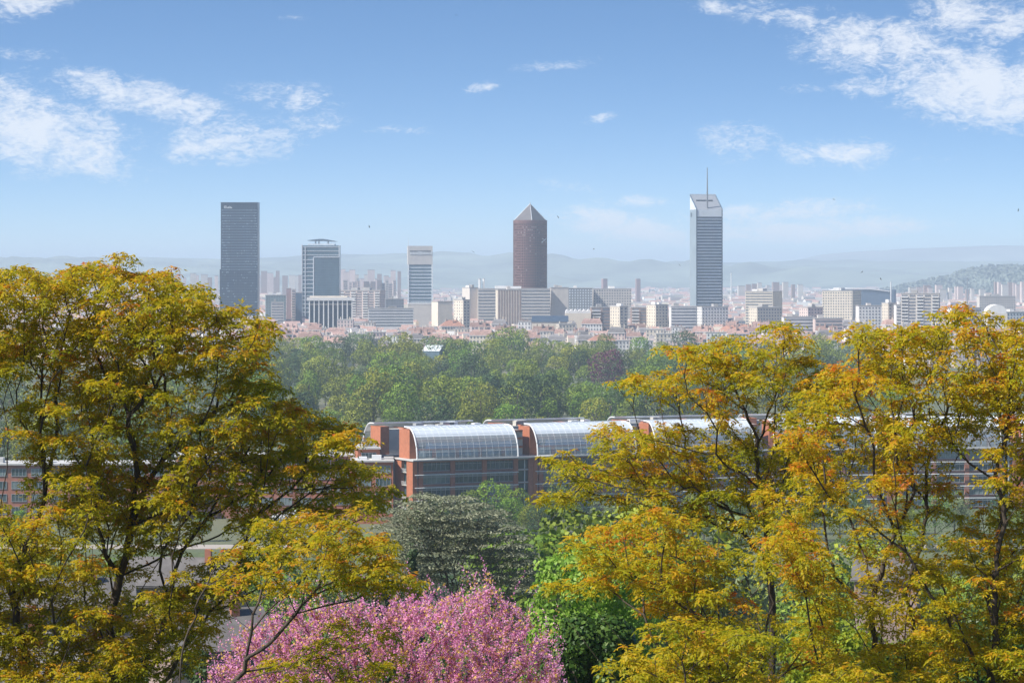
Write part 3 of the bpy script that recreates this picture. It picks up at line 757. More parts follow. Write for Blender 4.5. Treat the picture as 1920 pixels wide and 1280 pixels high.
# ------------------------------------------------------------------ red-roofed town houses
def house_proto(kind, w, d, h, roofmat, seed):
    r = random.Random(seed); parts = []
    mb = MB(); mb.box(-w/2, w/2, 0, d, 0, h); wall = mb.mesh('wall', M['w_cream'])
    parts.append(('wall', wall, None))
    mb = MB(); rh = r.uniform(3.6, 5.2) if kind != 'flat' else 1.0
    if kind == 'gable':
        mb.poly([(-w/2-.3, -.5, h), (w/2+.3, -.5, h), (w/2+.3, d/2, h+rh), (-w/2-.3, d/2, h+rh)]); mb.poly([(w/2+.3, d+.5, h), (-w/2-.3, d+.5, h), (-w/2-.3, d/2, h+rh), (w/2+.3, d/2, h+rh)])
        mb.poly([(w/2+.3, -.5, h), (w/2+.3, d+.5, h), (w/2+.3, d/2, h+rh)]); mb.poly([(-w/2-.3, d+.5, h), (-w/2-.3, -.5, h), (-w/2-.3, d/2, h+rh)])
    elif kind == 'hip':
        i = min(w, d) * .4
        a = [(-w/2-.4, -.5, h), (w/2+.4, -.5, h), (w/2+.4, d+.5, h), (-w/2-.4, d+.5, h)]; e = [(-w/2+i, d/2, h+rh), (w/2-i, d/2, h+rh)]
        mb.poly([a[0], a[1], e[1], e[0]]); mb.poly([a[2], a[3], e[0], e[1]]); mb.poly([a[1], a[2], e[1]]); mb.poly([a[3], a[0], e[0]])
    elif kind == 'mansard':
        a = [(-w/2-.3, -.3, h), (w/2+.3, -.3, h), (w/2+.3, d+.3, h), (-w/2-.3, d+.3, h)]; q = 1.3
        b_ = [(-w/2+q, q, h+3.2), (w/2-q, q, h+3.2), (w/2-q, d-q, h+3.2), (-w/2+q, d-q, h+3.2)]
        for k in range(4): mb.poly([a[k], a[(k+1)%4], b_[(k+1)%4], b_[k]])
        e = [(-w/2+q*2, d/2, h+4.6), (w/2-q*2, d/2, h+4.6)]
        mb.poly([b_[0], b_[1], e[1], e[0]]); mb.poly([b_[2], b_[3], e[0], e[1]]); mb.poly([b_[1], b_[2], e[1]]); mb.poly([b_[3], b_[0], e[0]])
        rh = 4.6
    else: mb.box(-w/2-.2, w/2+.2, -.2, d+.2, h, h+.8)
    parts.append(('roof', mb.mesh('roof', M[roofmat]), None))
    mb = MB()
    for k in range(r.randint(3, 5)):
        x = r.uniform(-.46, .46) * w; yy = d * r.uniform(.2, .75); l = r.uniform(.5, 1.3)
        mb.box(x - .35, x + .35, yy - l, yy + l, h + .3, h + rh + r.uniform(1.0, 2.2))
    parts.append(('chimney', mb.mesh('chimney', M[r.choice(('w_cream', 'w_brown', 'w_pink'))]), 'stuff'))
    mb = MB(); fl = int(h / 3.3); nx = max(3, int(w / 2.7)); cw = w / nx
    for f in range(fl):
        z = h - 2.6 - f * 3.3
        if z < 4: break
        for k in range(nx): mb.box(-w/2 + cw*(k+.5) - .55, -w/2 + cw*(k+.5) + .55, -.14, .14, z, z + 1.9)
    ny = max(2, int(d / 4))
    for f in range(fl):
        z = h - 2.6 - f * 3.3
        if z < 4: break
        for k in range(ny): mb.box(-w/2 - .14, -w/2 + .14, d*(k+.5)/ny - .5, d*(k+.5)/ny + .5, z, z + 1.8)
    parts.append(('windows', mb.mesh('windows', M['far_win']), 'stuff'))
    if kind != 'flat':
        mb = MB(); mb.box(-w/2 - .3, w/2 + .3, -.45, d + .45, h - .5, h - .02); parts.append(('cornice', mb.mesh('cornice', M['w_white']), None))
    return parts
protos = []
for k, (kd, w, d, h, rm) in enumerate([('gable', 12, 11, 16, 'r_red'), ('gable', 18, 12, 18, 'r_red'), ('hip', 12, 11, 15, 'r_red'), ('hip', 22, 16, 19, 'r_orange'), ('mansard', 15, 12, 18, 'r_grey'),
                                       ('mansard', 12, 11, 17, 'r_grey'), ('flat', 16, 12, 21, 'r_flat'), ('flat', 12, 12, 23, 'r_flat'), ('gable', 10, 10, 14, 'r_red'), ('mansard', 20, 13, 19, 'r_red'), ('flat', 24, 13, 17, 'r_flat')]):
    h *= 1.38; protos.append((kd, w, d, h, rm, house_proto(kd, w, d, h, rm, k + 20)))
WALLS = ['w_cream', 'w_white', 'w_pink', 'w_cream', 'w_white', 'w_pink', 'w_grey']
wname = {'w_cream': 'cream', 'w_white': 'white', 'w_pink': 'pinkish', 'w_grey': 'grey'}
rname = {'r_red': 'red-roofed', 'r_orange': 'orange-roofed', 'r_grey': 'grey-roofed', 'r_flat': 'flat-roofed'}
SECT = [(-99, 420, 'behind the left golden tree'), (420, 560, 'below the dark slab tower'), (560, 690, 'below the sail-roofed tower'), (690, 860, 'below the banded tower'), (860, 960, 'below the long grey slab'),
        (960, 1070, 'below the pyramid-topped tower'), (1070, 1190, 'below the white gridded block'), (1190, 1300, 'left below the slanted tower'), (1300, 1400, 'below the slanted tower'), (1400, 1530, 'below the broad slab'),
        (1530, 1690, 'below the two-part slab'), (1690, 1800, 'below the tall balconied block'), (1800, 9999, 'at the right edge of town')]
def sector(px):
    for a, b_, n in SECT:
        if a <= px < b_: return n
    return SECT[0][2]
houses = []
def place_house(k, px, Y, rz, wall, zs=1.0):
    kd, w, d, h, rm, parts = protos[k]
    t = add('town_house', None, None, ((px - HX) * Y / F, Y, 0), rz); t.scale = (1, 1, zs)
    for nm, me, kind in parts:
        o = add(nm, me, t)
        if nm == 'wall':
            o.material_slots[0].link = 'OBJECT'; o.material_slots[0].material = M[wall]
        if kind: o['kind'] = kind
    t['category'] = 'house'; t['group'] = 'town houses between the park and the towers'
    houses.append((px, Y, rname[rm], wname[wall], t))
hr = random.Random(11)
Y = 2420.0; row = 0; count = 0
while count < 285 and Y < 3400:
    px = -20 if row > 2 else 470 + hr.uniform(0, 20)
    if row <= 2: px = 470
    while px < 1930:
        k = hr.choices(range(len(protos)), (5, 5, 4, 1.2, 4, 4, 4, 3, 4, 4, 3))[0]
        w = protos[k][1] * F / Y
        if px < 470 or not (1560 < px < 1690 and Y < 2600):
            if hr.random() < .93 and count < 285 and (px > 480 or hr.random() < .3):
                place_house(k, px + w/2, Y + hr.uniform(-12, 12), R(hr.uniform(-9, 14)), hr.choice(WALLS), hr.uniform(.7, 1.12)); count += 1
        px += w * hr.uniform(1.0, 1.3) + hr.uniform(0, 14)
    Y += hr.uniform(42, 60) + row * 4; row += 1
# one large orange hipped roof just above the park trees
place_house(3, 1131, 2385, R(6), 'w_cream', .9)
Y_CITY = Y
bins = {}
for h_ in houses: bins.setdefault((h_[2], h_[3], sector(h_[0]), 'nearer' if h_[1] < 2640 else ('middle' if h_[1] < 2900 else 'farther')), []).append(h_)
bandtxt = {'nearer': 'front-row', 'middle': 'middle-row', 'farther': 'back-row'}
for (rn, wn_, sc_, bd), lst in bins.items():
    lst.sort(key=lambda q: q[0])
    for i, q in enumerate(lst):
        pre = f'{rn} {wn_} {bandtxt[bd]} town house {sc_}'
        q[4]['label'] = pre if len(lst) == 1 else f'{pre}, {ordn[i]}'

# ------------------------------------------------------------------ the rest of the town, one mass
def far_town():
    r = np.random.default_rng(21); V, Fc, mi = [], [], []
    n0 = 0
    def boxes(n, ya, yb, wr, dr, hr_, gable):
        nonlocal n0
        Yv = np.sqrt(r.uniform(ya**2, yb**2, n)); Xv = r.uniform(-1050, 1020, n) * Yv / F
        w = r.uniform(*wr, n) / 2; d = r.uniform(*dr, n); h = r.uniform(*hr_, n); a = r.uniform(-.35, .35, n)
        for i in range(n):
            ca, sa = math.cos(a[i]), math.sin(a[i]); hh = h[i]; ww, dd = w[i], d[i]
            lx = [(-ww,0,0),(ww,0,0),(ww,dd,0),(-ww,dd,0),(-ww,0,hh),(ww,0,hh),(ww,dd,hh),(-ww,dd,hh),(-ww,dd/2,hh+dd*.22),(ww,dd/2,hh+dd*.22)]
            V.extend([(Xv[i] + p[0]*ca - p[1]*sa, Yv[i] + p[0]*sa + p[1]*ca, p[2]) for p in lx])
            g = r.random() < gable; wm = int(r.choice([0, 0, 1, 2, 2, 3])); rm = int(r.choice([4, 4, 5])) if g else 6
            for q, m_ in (((0,1,5,4), wm), ((1,2,6,5), wm), ((2,3,7,6), wm), ((3,0,4,7), wm)): Fc.append(tuple(n0+k for k in q)); mi.append(m_)
            if g:
                for q, m_ in (((4,5,9,8), rm), ((6,7,8,9), rm), ((5,6,9), wm), ((7,4,8), wm)): Fc.append(tuple(n0+k for k in q)); mi.append(m_)
            else: Fc.append((n0+4, n0+5, n0+6, n0+7)); mi.append(rm)
            n0 += 10
    boxes(750, 2500, Y_CITY, (8, 16), (8, 13), (14, 25), .75)
    boxes(2600, Y_CITY - 60, 4600, (8, 24), (8, 14), (11, 26), .7)
    boxes(3600, 4600, 8000, (9, 34), (9, 16), (6, 22), .6)
    boxes(1700, 8000, 12500, (10, 60), (10, 30), (5, 14), .5)
    boxes(70, 5000, 9000, (40, 120), (30, 60), (8, 14), 0)
    me = bpy.data.meshes.new('distant_town'); me.from_pydata(V, [], Fc)
    for nm in ('w_cream', 'w_white', 'w_pink', 'w_grey', 'r_red', 'r_grey', 'r_flat'): me.materials.append(M[nm])
    me.polygons.foreach_set('material_index', mi); me.update()
    stuff(tag(add('distant_town', me), 'hazy mass of small roofs and walls spreading across the plain', 'town'))
far_town()

# ------------------------------------------------------------------ trees: leaf-card crowns for middle and far distance
def blob_crown(name, seed, Rx, H, n, mat, size, z0=.22, lobes=16, flat=1.0, taper=0.0, lobe=(.34, .52)):
    r = np.random.default_rng(seed)
    zc, rz_ = H * (1 + z0) / 2, H * (1 - z0) / 2
    th = r.uniform(0, 2*np.pi, lobes); cz = r.uniform(-.75, .82, lobes)
    rad = np.sqrt(np.clip(1 - cz**2, 0, 1)) * r.uniform(.5, .72, lobes)
    rad *= (1 - taper * (cz + .75) / 1.6)
    C = np.stack([Rx*rad*np.cos(th), Rx*rad*np.sin(th), zc + rz_*cz*.78], -1)
    lr = r.uniform(*lobe, lobes) * Rx * (1 - taper * .5 * (cz + .75) / 1.6)
    C = np.vstack([C, [0, 0, zc]]); lr = np.append(lr, Rx * .62 * (1 - taper*.3))
    pk = r.choice(len(C), n, p=lr**2 / np.sum(lr**2))
    d = r.normal(size=(n, 3)); d[:, 2] += .25; d /= np.linalg.norm(d, axis=1, keepdims=True)
    lump = 1 + .10 * np.sin(d[:, 0]*5 + pk) * np.sin(d[:, 1]*6 + 2*pk) + .08 * np.sin(d[:, 2]*9 + pk)
    p = C[pk] + d * (lr[pk] * r.uniform(.84, 1.07, n) * lump)[:, None] * np.array([1, 1, flat])
    inside = np.zeros(n, bool)
    for k in range(len(C)):
        q = (p - C[k]) / np.array([1, 1, flat]); inside |= (np.linalg.norm(q, axis=1) < lr[k] * .80) & (pk != k)
    p, d = p[~inside], d[~inside]; n = len(p)
    nrm = d + r.normal(size=(n, 3)) * .45; nrm /= np.linalg.norm(nrm, axis=1, keepdims=True)
    u = np.cross(nrm, r.normal(size=(n, 3))); u /= np.linalg.norm(u, axis=1, keepdims=True); v = np.cross(nrm, u)
    s = size * r.uniform(.55, 1.25, n)[:, None]
    V = np.stack([p - u*s*.5, p + v*s*.36 + nrm*s*.1, p + u*s*.5, p - v*s*.36 + nrm*s*.1], 1).reshape(-1, 3)
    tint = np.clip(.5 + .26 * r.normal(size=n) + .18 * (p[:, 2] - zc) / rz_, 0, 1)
    return np_mesh(name, V, np.arange(4*n).reshape(-1, 4), mat, {'tint': tint})
def trunk_mesh(H, Rx, seed, mat, lean=.03):
    r = random.Random(seed); mb = MB(); t = max(.25, H * .02)
    mb.tube([(0, 0, -1.5), (r.uniform(-lean, lean)*H, 0, H*.3), (r.uniform(-lean, lean)*H, r.uniform(-lean, lean)*H, H*.75)], t, 7, t*.3)
    for k in range(5):
        a = k*1.26 + r.uniform(-.3, .3); z = H * r.uniform(.28, .5)
        mb.tube([(0, 0, z), (math.cos(a)*Rx*.35, math.sin(a)*Rx*.35, z + H*.14), (math.cos(a)*Rx*.62, math.sin(a)*Rx*.62, z + H*.26)], t*.45, 5, t*.12)
    return mb.mesh('trunk', mat, True)
BROAD = []
for k in range(9):
    Rx, H = [(8.5, 25), (9.5, 27), (7.5, 24), (8, 29), (10, 26), (7, 22), (9, 30), (8.5, 26), (10.5, 28)][k]
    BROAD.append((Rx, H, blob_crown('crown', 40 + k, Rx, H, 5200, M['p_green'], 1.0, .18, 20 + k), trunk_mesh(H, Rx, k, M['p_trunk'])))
POPL = (4.2, 30, blob_crown('crown', 60, 4.2, 30, 3800, M['p_pale'], .8, .1, 26, taper=.6), trunk_mesh(30, 3, 60, M['p_trunk']))
CONI = []
for k in range(3):
    Rx, H = ((9, 25), (8, 28), (10, 23))[k]
    CONI.append((Rx, H, blob_crown('crown', 70 + k, Rx, H, 4200, M['p_dark'], 1.1, .12, 24, flat=.42, taper=.55, lobe=(.28, .46)), trunk_mesh(H, Rx, 70 + k, M['p_trunk'])))
forest = []
MATNAME = {'p_green': 'mid-green', 'p_dark': 'dark green', 'p_yellow': 'yellow-green', 'p_pale': 'pale grey-green', 'p_purple': 'purple-leaved', 'chestnut': 'rich green', 'maple': 'bright green', 'lime_leaf': 'lime-green', 'needle_dark': 'deep green'}
def plant(proto, px, Y, mat, scale=1.0, z=None, name='park_tree', kindtxt='park tree', cat='tree', x=None, zs=1.0):
    Rx, H, cm, tm = proto
    X = (px - HX) * Y / F if x is None else x
    t = add(name, None, None, (X, Y, gz(X, Y) if z is None else z), rnd.uniform(0, 6.28)); t.scale = (scale, scale, scale*zs)
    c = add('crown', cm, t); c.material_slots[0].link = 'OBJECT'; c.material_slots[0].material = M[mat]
    add('trunk', tm, t); t['category'] = cat
    forest.append((px, Y, MATNAME[mat], kindtxt, t))
    return t
fr = random.Random(5)
def park():
    # canopy height line: crown tops by distance, as read off the skyline of the park
    rows = 0; Yr = 2360.0; n = 0
    while Yr > 1010:
        spacing = fr.uniform(50, 62) * (1700 / Yr) ** .5
        px = 455 + fr.uniform(0, spacing)
        while px < 1690:
            hidden = (1300 < px < 1480 and fr.random() < .35) or (px > 1640 and fr.random() < .3)
            if not hidden and n < 296:
                far = Yr > 2050
                mat = fr.choices(('p_green', 'p_dark', 'p_yellow', 'p_pale'), (5, 1.2, 5.5, .5) if far else ((6, 2.6, 2.6, .5) if Yr > 1250 else (4.5, 2.8, 2.2, .8)))[0]
                if 930 < px < 1250 and far: mat = fr.choice(('p_yellow', 'p_yellow', 'p_green'))
                proto = fr.choice(BROAD); sc = fr.choice((fr.uniform(.62, .85), fr.uniform(.85, 1.05), fr.uniform(.9, 1.22)))
                if px < 620 and Yr < 2100 and fr.random() < .35: mat = 'p_dark'
                if far: sc = max(sc, .85) * 1.08
                if 1085 < px < 1180 and 1250 < Yr < 1830: sc = min(sc, (ZC - (716 - HY) * Yr / F) / proto[1])
                plant(proto, px + fr.uniform(-12, 12), Yr + fr.uniform(-22, 22), mat, sc); n += 1
            px += spacing * fr.uniform(.75, 1.3)
        Yr -= fr.uniform(62, 82) * (Yr / 1700); rows += 1
    # individually recognisable trees
    for px, Yt, sc in ((520, 2150, 1.1), (555, 2120, 1.0), (500, 2080, .9), (590, 1120, 1.0), (640, 1090, 1.05), (690, 1070, 1.1), (740, 1100, 1.0), (770, 1060, .95), (610, 1180, 1.0), (560, 1240, 1.0), (660, 1140, .9), (655, 1750, .7), (715, 1850, .7)):
        plant(fr.choice(CONI), px, Yt, 'p_dark', sc, name='cedar_tree', kindtxt='spreading cedar')
    plant(BROAD[0], 800, 1960, 'p_green', .98); plant(BROAD[7], 828, 1935, 'p_yellow', .96)
    plant(BROAD[4], 1137, 1835, 'p_purple', 1.16, name='copper_beech', kindtxt='copper beech')
    for px, sc in ((868, 1.0), (882, .95), (855, .9)): plant(POPL, px, 1075, 'p_pale', sc * .95, name='poplar_tree', kindtxt='slender poplar')
    for px, Yt, mt, sc in ((1005, 1040, 'p_yellow', .95), (1040, 1030, 'p_yellow', .8), (960, 1020, 'p_yellow', .7), (930, 1060, 'p_green', .95), (820, 1030, 'p_yellow', .55), (845, 1030, 'p_green', .62), (1210, 1040, 'p_pale', .8), (1240, 1050, 'p_pale', .72),
                           (935, 2250, 'p_green', 1.25), (955, 2230, 'p_green', 1.3), (890, 1045, 'p_green', .8), (1090, 1050, 'p_dark', .9), (1140, 1045, 'p_dark', .95), (1175, 1060, 'p_green', .85), (1290, 1060, 'p_dark', .9), (1330, 1070, 'p_green', .95)):
        plant(fr.choice(BROAD), px, Yt, mt, sc)
park()
# avenue trees among the town
for px, Yt in ((500, 2560), (515, 2600), (530, 2900), (548, 2700), (560, 2900), (1045, 2960), (1060, 2980), (1375, 3050), (1390, 3040), (1480, 3100), (1500, 3080), (1690, 3200)):
    plant(fr.choice(BROAD), px, Yt, fr.choice(('p_green', 'p_yellow')), .62, name='street_tree', kindtxt='street tree among the houses')
# the park goes on behind the left golden tree
lr = random.Random(15)
for Yr in (2330, 2150, 1960, 1780, 1600, 1440, 1290, 1160, 1060):
    px = -20 + lr.uniform(0, 60)
    while px < 455:
        plant(lr.choice(BROAD), px, Yr + lr.uniform(-30, 30), lr.choice(('p_green', 'p_green', 'p_dark', 'p_yellow', 'p_pale')), lr.uniform(.85, 1.2)); px += lr.uniform(70, 105)
# riverside trees before the brick buildings
for px, Yt, sc, mt in ((885, 868, .50, 'p_green'), (930, 868, .60, 'p_green'), (965, 866, .52, 'p_green'), (1000, 846, .42, 'p_green'), (1045, 872, .5, 'p_green'), (1085, 870, .48, 'p_dark'), (1010, 838, .40, 'p_dark'), (1130, 868, .46, 'p_pale'),
                       (1180, 868, .44, 'p_green'), (1240, 870, .46, 'p_pale'), (1300, 868, .45, 'p_green'), (1370, 870, .5, 'p_green'), (1440, 868, .46, 'p_dark'), (1520, 868, .48, 'p_green'), (1600, 870, .48, 'p_pale'), (1690, 868, .46, 'p_green'),
                       (1790, 868, .48, 'p_green'), (1880, 868, .46, 'p_dark'), (850, 866, .36, 'p_dark'), (560, 846, .40, 'p_green'), (470, 850, .42, 'p_dark'), (380, 846, .40, 'p_green'), (270, 850, .40, 'p_pale'), (150, 846, .44, 'p_green'), (40, 848, .42, 'p_green')):
    plant(fr.choice(BROAD), px, Yt, mt, sc, name='riverside_tree', kindtxt='tree before the brick building')
# trees on the slope between the viewpoint and the river
for px, Yt, sc, mt in ((1060, 610, .55, 'p_pale'), (1130, 600, .6, 'p_green'), (1010, 560, .5, 'p_dark'), (1200, 590, .6, 'p_yellow'), (1280, 560, .6, 'lime_leaf'), (1370, 600, .62, 'p_green'), (1450, 540, .6, 'p_pale'), (1540, 580, .6, 'lime_leaf'),
                       (1620, 560, .6, 'p_yellow'), (1710, 590, .6, 'p_pale'), (1800, 560, .62, 'p_green'), (1890, 580, .6, 'lime_leaf'), (640, 600, .5, 'p_dark'), (560, 590, .46, 'p_pale'), (430, 610, .5, 'p_green'), (330, 590, .46, 'p_dark'),
                       (220, 600, .5, 'p_pale'), (110, 590, .5, 'p_green'), (20, 610, .52, 'p_yellow'), (1250, 330, .5, 'lime_leaf'), (1400, 300, .52, 'lime_leaf'), (1560, 320, .5, 'lime_leaf'), (1700, 290, .5, 'lime_leaf'), (1830, 310, .5, 'p_green'),
                       (1120, 300, .45, 'p_green'), (930, 330, .38, 'p_dark'), (650, 300, .42, 'p_dark'), (520, 320, .42, 'p_green'), (380, 290, .42, 'p_dark'), (240, 320, .4, 'p_pale'), (90, 300, .42, 'p_dark'), (690, 420, .5, 'needle_dark'),
                       (1490, 180, .30, 'lime_leaf'), (1600, 170, .31, 'lime_leaf'), (1340, 190, .30, 'lime_leaf'), (1240, 180, .27, 'p_yellow')):
    plant(fr.choice(BROAD), px, Yt, mt, sc, name='hillside_tree', kindtxt='tree on the slope below')
mid_r = random.Random(77)
for Yt, p0, p1, step, s0, kinds, nm, kt in ((848, 780, 1940, 34, .40, ('p_green', 'p_green', 'p_pale', 'p_dark'), 'riverside_tree', 'tree before the brick building'), (630, -20, 1940, 46, .46, ('p_green', 'p_dark', 'p_pale', 'p_yellow'), 'river_bank_tree', 'near-bank tree'),
                                   (500, 350, 1940, 62, .46, ('p_green', 'p_pale', 'p_yellow', 'p_dark'), 'hillside_tree', 'tree on the slope below'), (380, 640, 1940, 80, .44, ('p_green', 'p_dark', 'p_pale', 'lime_leaf'), 'hillside_tree', 'tree on the slope below'), (440, 1120, 1940, 52, .78, ('p_green', 'p_yellow', 'p_green', 'lime_leaf'), 'hillside_tree', 'tall tree on the slope below'),
                                   (450, 20, 640, 60, .66, ('p_green', 'p_dark', 'p_green', 'p_yellow'), 'hillside_tree', 'tall tree on the slope below')):
    px = p0
    while px < p1:
        plant(mid_r.choice(BROAD), px + mid_r.uniform(-8, 8), Yt + mid_r.uniform(-10, 10), mid_r.choice(kinds), s0 * mid_r.uniform(.8, 1.2), name=nm, kindtxt=kt); px += step * mid_r.uniform(.8, 1.3)
for px, Yt, sc, mt in ((950, 340, .80, 'p_green'), (992, 330, .86, 'p_green'), (1035, 345, .9, 'p_yellow'), (1085, 335, .9, 'p_green'), (1140, 340, .96, 'p_yellow'), (1200, 330, .92, 'p_green'), (1265, 340, .9, 'lime_leaf'), (1330, 340, .9, 'p_pale'), (700, 350, .62, 'p_dark'), (620, 345, .6, 'p_green')):
    plant(mid_r.choice(BROAD), px, Yt, mt, sc, name='hillside_tree', kindtxt='tall tree on the slope below')
for k, px in enumerate(range(560, 1940, 26)):
    plant(mid_r.choice(BROAD), px + mid_r.uniform(-6, 6), 816 + mid_r.uniform(-3, 3), mid_r.choice(('p_green', 'chestnut', 'maple', 'p_yellow') if px < 1180 else ('p_green', 'p_green', 'p_dark', 'p_pale')), mid_r.uniform(.26, .36), z=-1.6, name='riverside_shrub', kindtxt='shrub before the brick building', cat='shrub')
TB = [(0, 1150, 'front-edge'), (1150, 1450, 'front-half'), (1450, 1800, 'mid-canopy'), (1800, 2100, 'rear-half'), (2100, 9999, 'far-edge')]
bins = {}
for q in forest:
    bd = next(n for a, b_, n in TB if a <= q[1] < b_) if 'park' in q[3] or 'cedar' in q[3] else ''
    bins.setdefault((q[2], q[3], bd, sector(q[0])), []).append(q)
for (mn, kt, bd, sc_), lst in bins.items():
    lst.sort(key=lambda q: q[0])
    for i, q in enumerate(lst):
        pre = ' '.join(f'{mn} {bd} {kt} {sc_.replace("left golden tree", "golden tree at left")}'.split())
        q[4]['label'] = pre if len(lst) == 1 else f'{pre}, {ordn[i]}'
        q[4]['group'] = {'p': 'trees of the park', 'c': 'cedars of the park'}.get(q[4].name[0], 'other broadleaf trees')
# label the two that stand out
for q in forest:
    if q[3] == 'copper beech': q[4]['label'] = 'purple-leaved copper beech, the only dark red crown in the park'

# far trees scattered through the town, one mass
def far_trees():
    r = np.random.default_rng(9); n = 9000
    nc = 420; Yc = np.sqrt(r.uniform(3000**2, 11000**2, nc)); Xc = r.uniform(-1050, 1050, nc) * Yc / F; sp = r.uniform(8, 60, nc)
    k = r.integers(0, nc, n)
    p = np.stack([Xc[k] + r.normal(size=n)*sp[k], Yc[k] + r.normal(size=n)*20, r.uniform(1, 13, n)], -1)
    d = r.normal(size=(n, 3)); d[:, 2] = abs(d[:, 2]); d /= np.linalg.norm(d, axis=1, keepdims=True)
    u = np.cross(d, r.normal(size=(n, 3))); u /= np.linalg.norm(u, axis=1, keepdims=True); v = np.cross(d, u); s = r.uniform(2, 5, n)[:, None]
    V = np.stack([p - u*s, p + v*s*.8, p + u*s, p - v*s*.8], 1).reshape(-1, 3)
    stuff(tag(add('distant_trees', np_mesh('distant_trees', V, np.arange(4*n).reshape(-1, 4), M['p_green'], {'tint': r.random(n)})), 'hazy scattered greenery among the roofs of the plain', 'trees'))
    n = 7000; px = r.uniform(1600, 2300, n); t = r.uniform(.15, 1, n)
    cy = np.interp(px, [1560, 1640, 1700, 1760, 1800, 1840, 1880, 1920, 2000, 2200, 2500], [556, 547, 535, 522, 510, 502, 500, 502, 498, 506, 530])
    Yv = 9800 - 1500 * (1 - t); p = np.stack([(px - HX)*9800/F, Yv, (ZC - (cy - HY)*9800/F) * np.sin(t*np.pi/2)**1.15 + r.uniform(0, 8, n)], -1)
    d = r.normal(size=(n, 3)); d[:, 2] = abs(d[:, 2]); d /= np.linalg.norm(d, axis=1, keepdims=True)
    u = np.cross(d, r.normal(size=(n, 3))); u /= np.linalg.norm(u, axis=1, keepdims=True); v = np.cross(d, u); s = r.uniform(4, 9, n)[:, None]
    V = np.stack([p - u*s, p + v*s*.8, p + u*s, p - v*s*.8], 1).reshape(-1, 3)
    stuff(tag(add('hill_woods', np_mesh('hill_woods', V, np.arange(4*n).reshape(-1, 4), M['hill_wood'], {'tint': r.random(n)})), 'dark hazy woods covering the hill at the right', 'woods'))
far_trees()

# ------------------------------------------------------------------ glasshouse in the park
def glasshouse():
    Y = 2060; s = Y / F
    t = thing('greenhouse', 'small white-roofed glasshouse among the park trees', 'greenhouse', (*P(808, 652, Y)[:2], 0), R(-20))
    z0, z1 = zpx(658, Y), zpx(647, Y); w, d = 6.5, 7
    mb = MB(); mb.box(-w, w, 0, d*2, 0, z0); mb.build('wall', M['t_glass_strip'], t)
    mb = MB(); mb.poly([(-w-.3, -.3, z0), (w+.3, -.3, z0), (w+.3, d, z1), (-w-.3, d, z1)]); mb.poly([(w+.3, d*2+.3, z0), (-w-.3, d*2+.3, z0), (-w-.3, d, z1), (w+.3, d, z1)])
    mb.build('roof', M['t_silver'], t)
    mb = MB(); mb.poly([(w, 0, z0), (w, 2*d, z0), (w, d, z1-.2)]); mb.poly([(-w, 2*d, z0), (-w, 0, z0), (-w, d, z1-.2)]); mb.build('gable', M['t_spandrel'], t)
    for k in range(5): 
        mb = MB(); x = -w + 2*w*k/4; mb.tube([(x, -.3, z0 + .1), (x, d, z1 + .1)], .12, 4); mb.build('glazing_bar', M['w_white'], t)
glasshouse()

